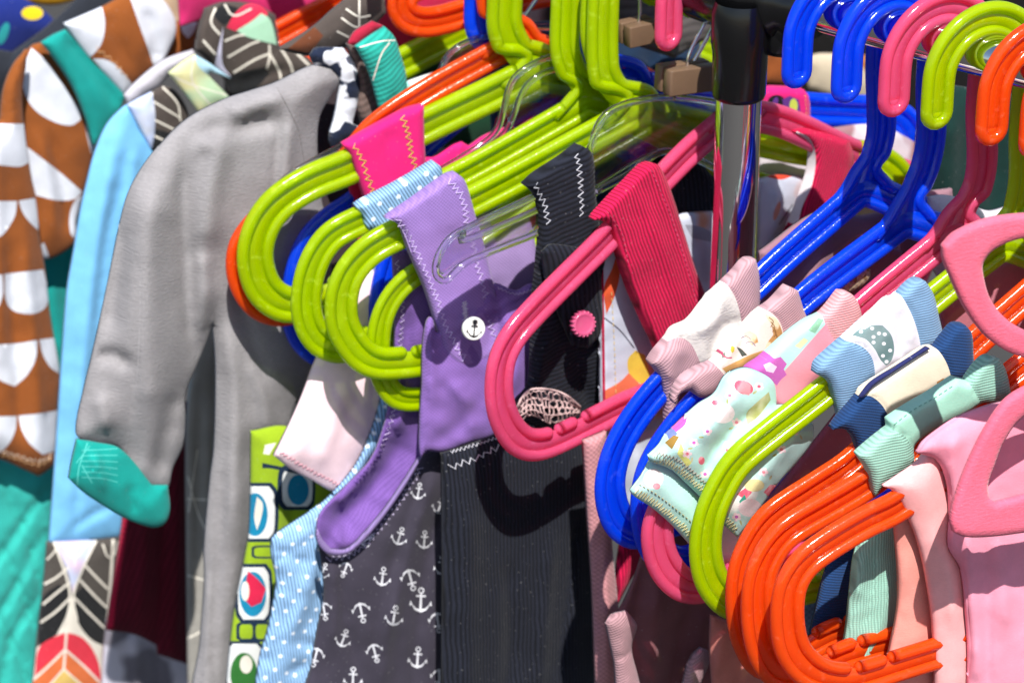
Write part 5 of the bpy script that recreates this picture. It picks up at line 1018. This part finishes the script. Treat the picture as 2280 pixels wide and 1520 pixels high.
# clothes pegs and wooden grips of clip hangers
wood = simple('light_wood', '6e5540', .6, bump=.3, var=.35, scale=60); 
def grip(label, S, x, y, w, hgt, rot, wire, back=False):
    root = empty('clip_hanger', S.p(x, y), label, 'hanger', 'wooden clip hangers')
    a = R(rot); ax = (S.d*math.cos(a) + Vector((0, 0, 1))*math.sin(a)); az = (Vector((0, 0, 1))*math.cos(a) - S.d*math.sin(a))
    for sgn, nm in ((1, 'jaw'), (-1, 'jaw')):
        m = MB(); m.box(S.p(x, y) + S.n*.0045*sgn, ax*w/2, az*hgt/2, S.n*.0036); m.build(nm, wood, root)
    m = MB(); m.tube([S.p(p[0], p[1], .001) for p in smooth_path(wire, 8)], .0010, seg=8); m.build('wire', chrome, root)
grip('wooden clip hanger hanging on a wire just left of the pole', Plane(1560, 30), 1528, 172, .031, .0145, -3, [(1528, 165), (1535, 120), (1552, 85), (1575, 40), (1590, -10), (1590, -60)])
grip('wooden clip hanger farther back behind the lime necks', Plane(1420, 30), 1420, 70, .020, .012, 2, [(1420, 60), (1425, 20), (1420, -60)])
# second row: more hangers and clothes glimpsed behind
H('OX', ORNG, [(1060, -200), (1060, -180)], [(1100, -150), (900, -60), (800, -15), (700, 35), (612, 82), (565, 108), (535, 135), (535, 160), (560, 172), (640, 160)], 'orange hanger running up across the top edge beside the feather hood', GH, ts=-1, S=Plane(535, 27), notch=False)
H('OY', ORNG, [(1230, -160), (1230, -130)], [(1240, -60), (1150, -60), (1000, -50), (905, -20), (893, 15), (915, 45), (970, 48), (1100, 10), (1230, -20)], 'orange hanger end glimpsed above the upper lime arm', GH, ts=-1, S=Plane(1010, 20), notch=False)
def backdrop(name, label, cat, rx, pts, mat, **kw):
    S = Plane(rx, 30, -.10 - kw.pop('off', 0)); g = garment(name, label, cat, S, 'clothes on the row behind', pts[0]); part(g, 'body_panel', S, pts, mat, th=.016, rr=30, grid=16, wr=2.0, wscale=90, **kw); return g
backdrop('dress', 'hot pink dress at the top edge between the brown hood and the feather hood', 'dress', 700, [(395, -60), (560, -60), (700, -60), (720, 30), (620, 60), (540, 40), (470, 40), (402, 60)], F('c42a66', 'knit'))
backdrop('shirt', 'cream shirt edge at the top behind the brown hood', 'shirt', 560, [(330, -60), (420, -60), (420, 60), (390, 120), (340, 60)], F('c2a68a', 'knit'))
backdrop('dress', 'crimson and pink dress behind the orange hanger end at the top', 'dress', 1000, [(820, -80), (1080, -80), (1080, 30), (960, 60), (900, 120), (850, 70), (830, 0)], F('c01f4a', 'knit'))
backdrop('shirt', 'dark green shirt glimpsed under the upper lime arm', 'shirt', 1010, [(860, 120), (1000, 90), (1120, 60), (1140, 300), (1000, 330), (900, 300)], F('16442c', 'weave'))
backdrop('shirt', 'white shirt with dark edge glimpsed between the lime necks', 'shirt', 1150, [(1140, -60), (1300, -60), (1300, 80), (1180, 80)], F('a9a6a8', 'knit', mott=('3a3436', 14, .55, .03)))
backdrop('coat', 'dark teal blue coat behind the lime necks and the clear hangers', 'coat', 1330, [(1080, 60), (1400, 40), (1560, 60), (1560, 430), (1420, 470), (1250, 420), (1100, 330)], F('1d3450', 'knit'), folds=[([(1300, 100), (1280, 300)], 30, 8), ([(1450, 100), (1440, 350)], 26, -8)])
backdrop('shirt', 'grey striped shirt at the top edge left of the rack clamp', 'shirt', 1500, [(1370, -80), (1620, -80), (1620, 60), (1500, 130), (1380, 90)], F('5c5654', 'rib', period=.006))
backdrop('jacket', 'near black jacket behind the chrome pole', 'jacket', 1600, [(1440, 330), (1600, 300), (1720, 330), (1720, 700), (1560, 700), (1480, 560)], F('100f12', 'cord'))
backdrop('dress', 'white print dress right of the pole behind the blue arm', 'dress', 1720, [(1690, 300), (1820, 290), (1960, 280), (2060, 330), (2060, 560), (1860, 700), (1690, 700)], F('bfb6bd', 'knit', mott=('8f6a70', 30, .58, .04)), folds=[([(1760, 420), (1740, 560)], 22, 9)])
backdrop('coat', 'dark green coat behind the hook necks at the upper right', 'coat', 2000, [(2060, 180), (2180, 200), (2400, 230), (2400, 560), (2200, 560), (2080, 520), (2040, 380)], F('0c2c28', 'knit'), folds=[([(2120, 260), (2110, 460)], 24, 8), ([(2220, 260), (2210, 480)], 24, -8)])
backdrop('dress', 'white fluffy dress top behind the pink hanger neck', 'dress', 2060, [(2070, 440), (2105, 436), (2145, 445), (2200, 470), (2260, 460), (2400, 500), (2400, 700), (2200, 700), (2080, 600)], F('c8c2c6', 'fleece'), off=-.06)
# street and a table far behind
def ground():
    m = MB(); m.add([(-30, -12, 0), (30, -12, 0), (30, 60, 0), (-30, 60, 0)], [(0, 1, 2, 3)])
    o = m.build('ground', simple('asphalt', '3a3836', .9, bump=.5, var=.5, scale=6), smooth=False); tag(o, kind='structure', label='dark street surface far below the rack', cat=None)
ground()
S2 = Plane(1850, 12, -.45)
for nm, lab, pts, c, dz in (('jacket', 'black backdrop jacket added behind the upper right', [(1640, -80), (2400, -120), (2400, 420), (2100, 420), (1960, 300), (1660, 220)], '0d0b0b', 0), ('jacket', 'brown jacket glimpsed under the blue hooks', [(1700, 95), (1780, 88), (1800, 150), (1770, 190), (1700, 185)], '8a4a22', .03), ('shirt', 'cream shirt glimpsed between the two blue hooks', [(1790, 130), (1830, 120), (1900, 130), (1930, 170), (1930, 230), (1860, 220), (1800, 200)], 'b3a690', .05), ('jacket', 'tan jacket glimpsed left of the second blue neck', [(1905, 120), (1960, 130), (1960, 260), (1900, 260)], '8f5a34', .02),
                            ('jacket', 'added charcoal backdrop sheet filling the back of the middle', [(500, -100), (1700, -100), (1700, 900), (500, 900)], '16171a', -.1)):  # black and charcoal sheets are added to keep the background dark
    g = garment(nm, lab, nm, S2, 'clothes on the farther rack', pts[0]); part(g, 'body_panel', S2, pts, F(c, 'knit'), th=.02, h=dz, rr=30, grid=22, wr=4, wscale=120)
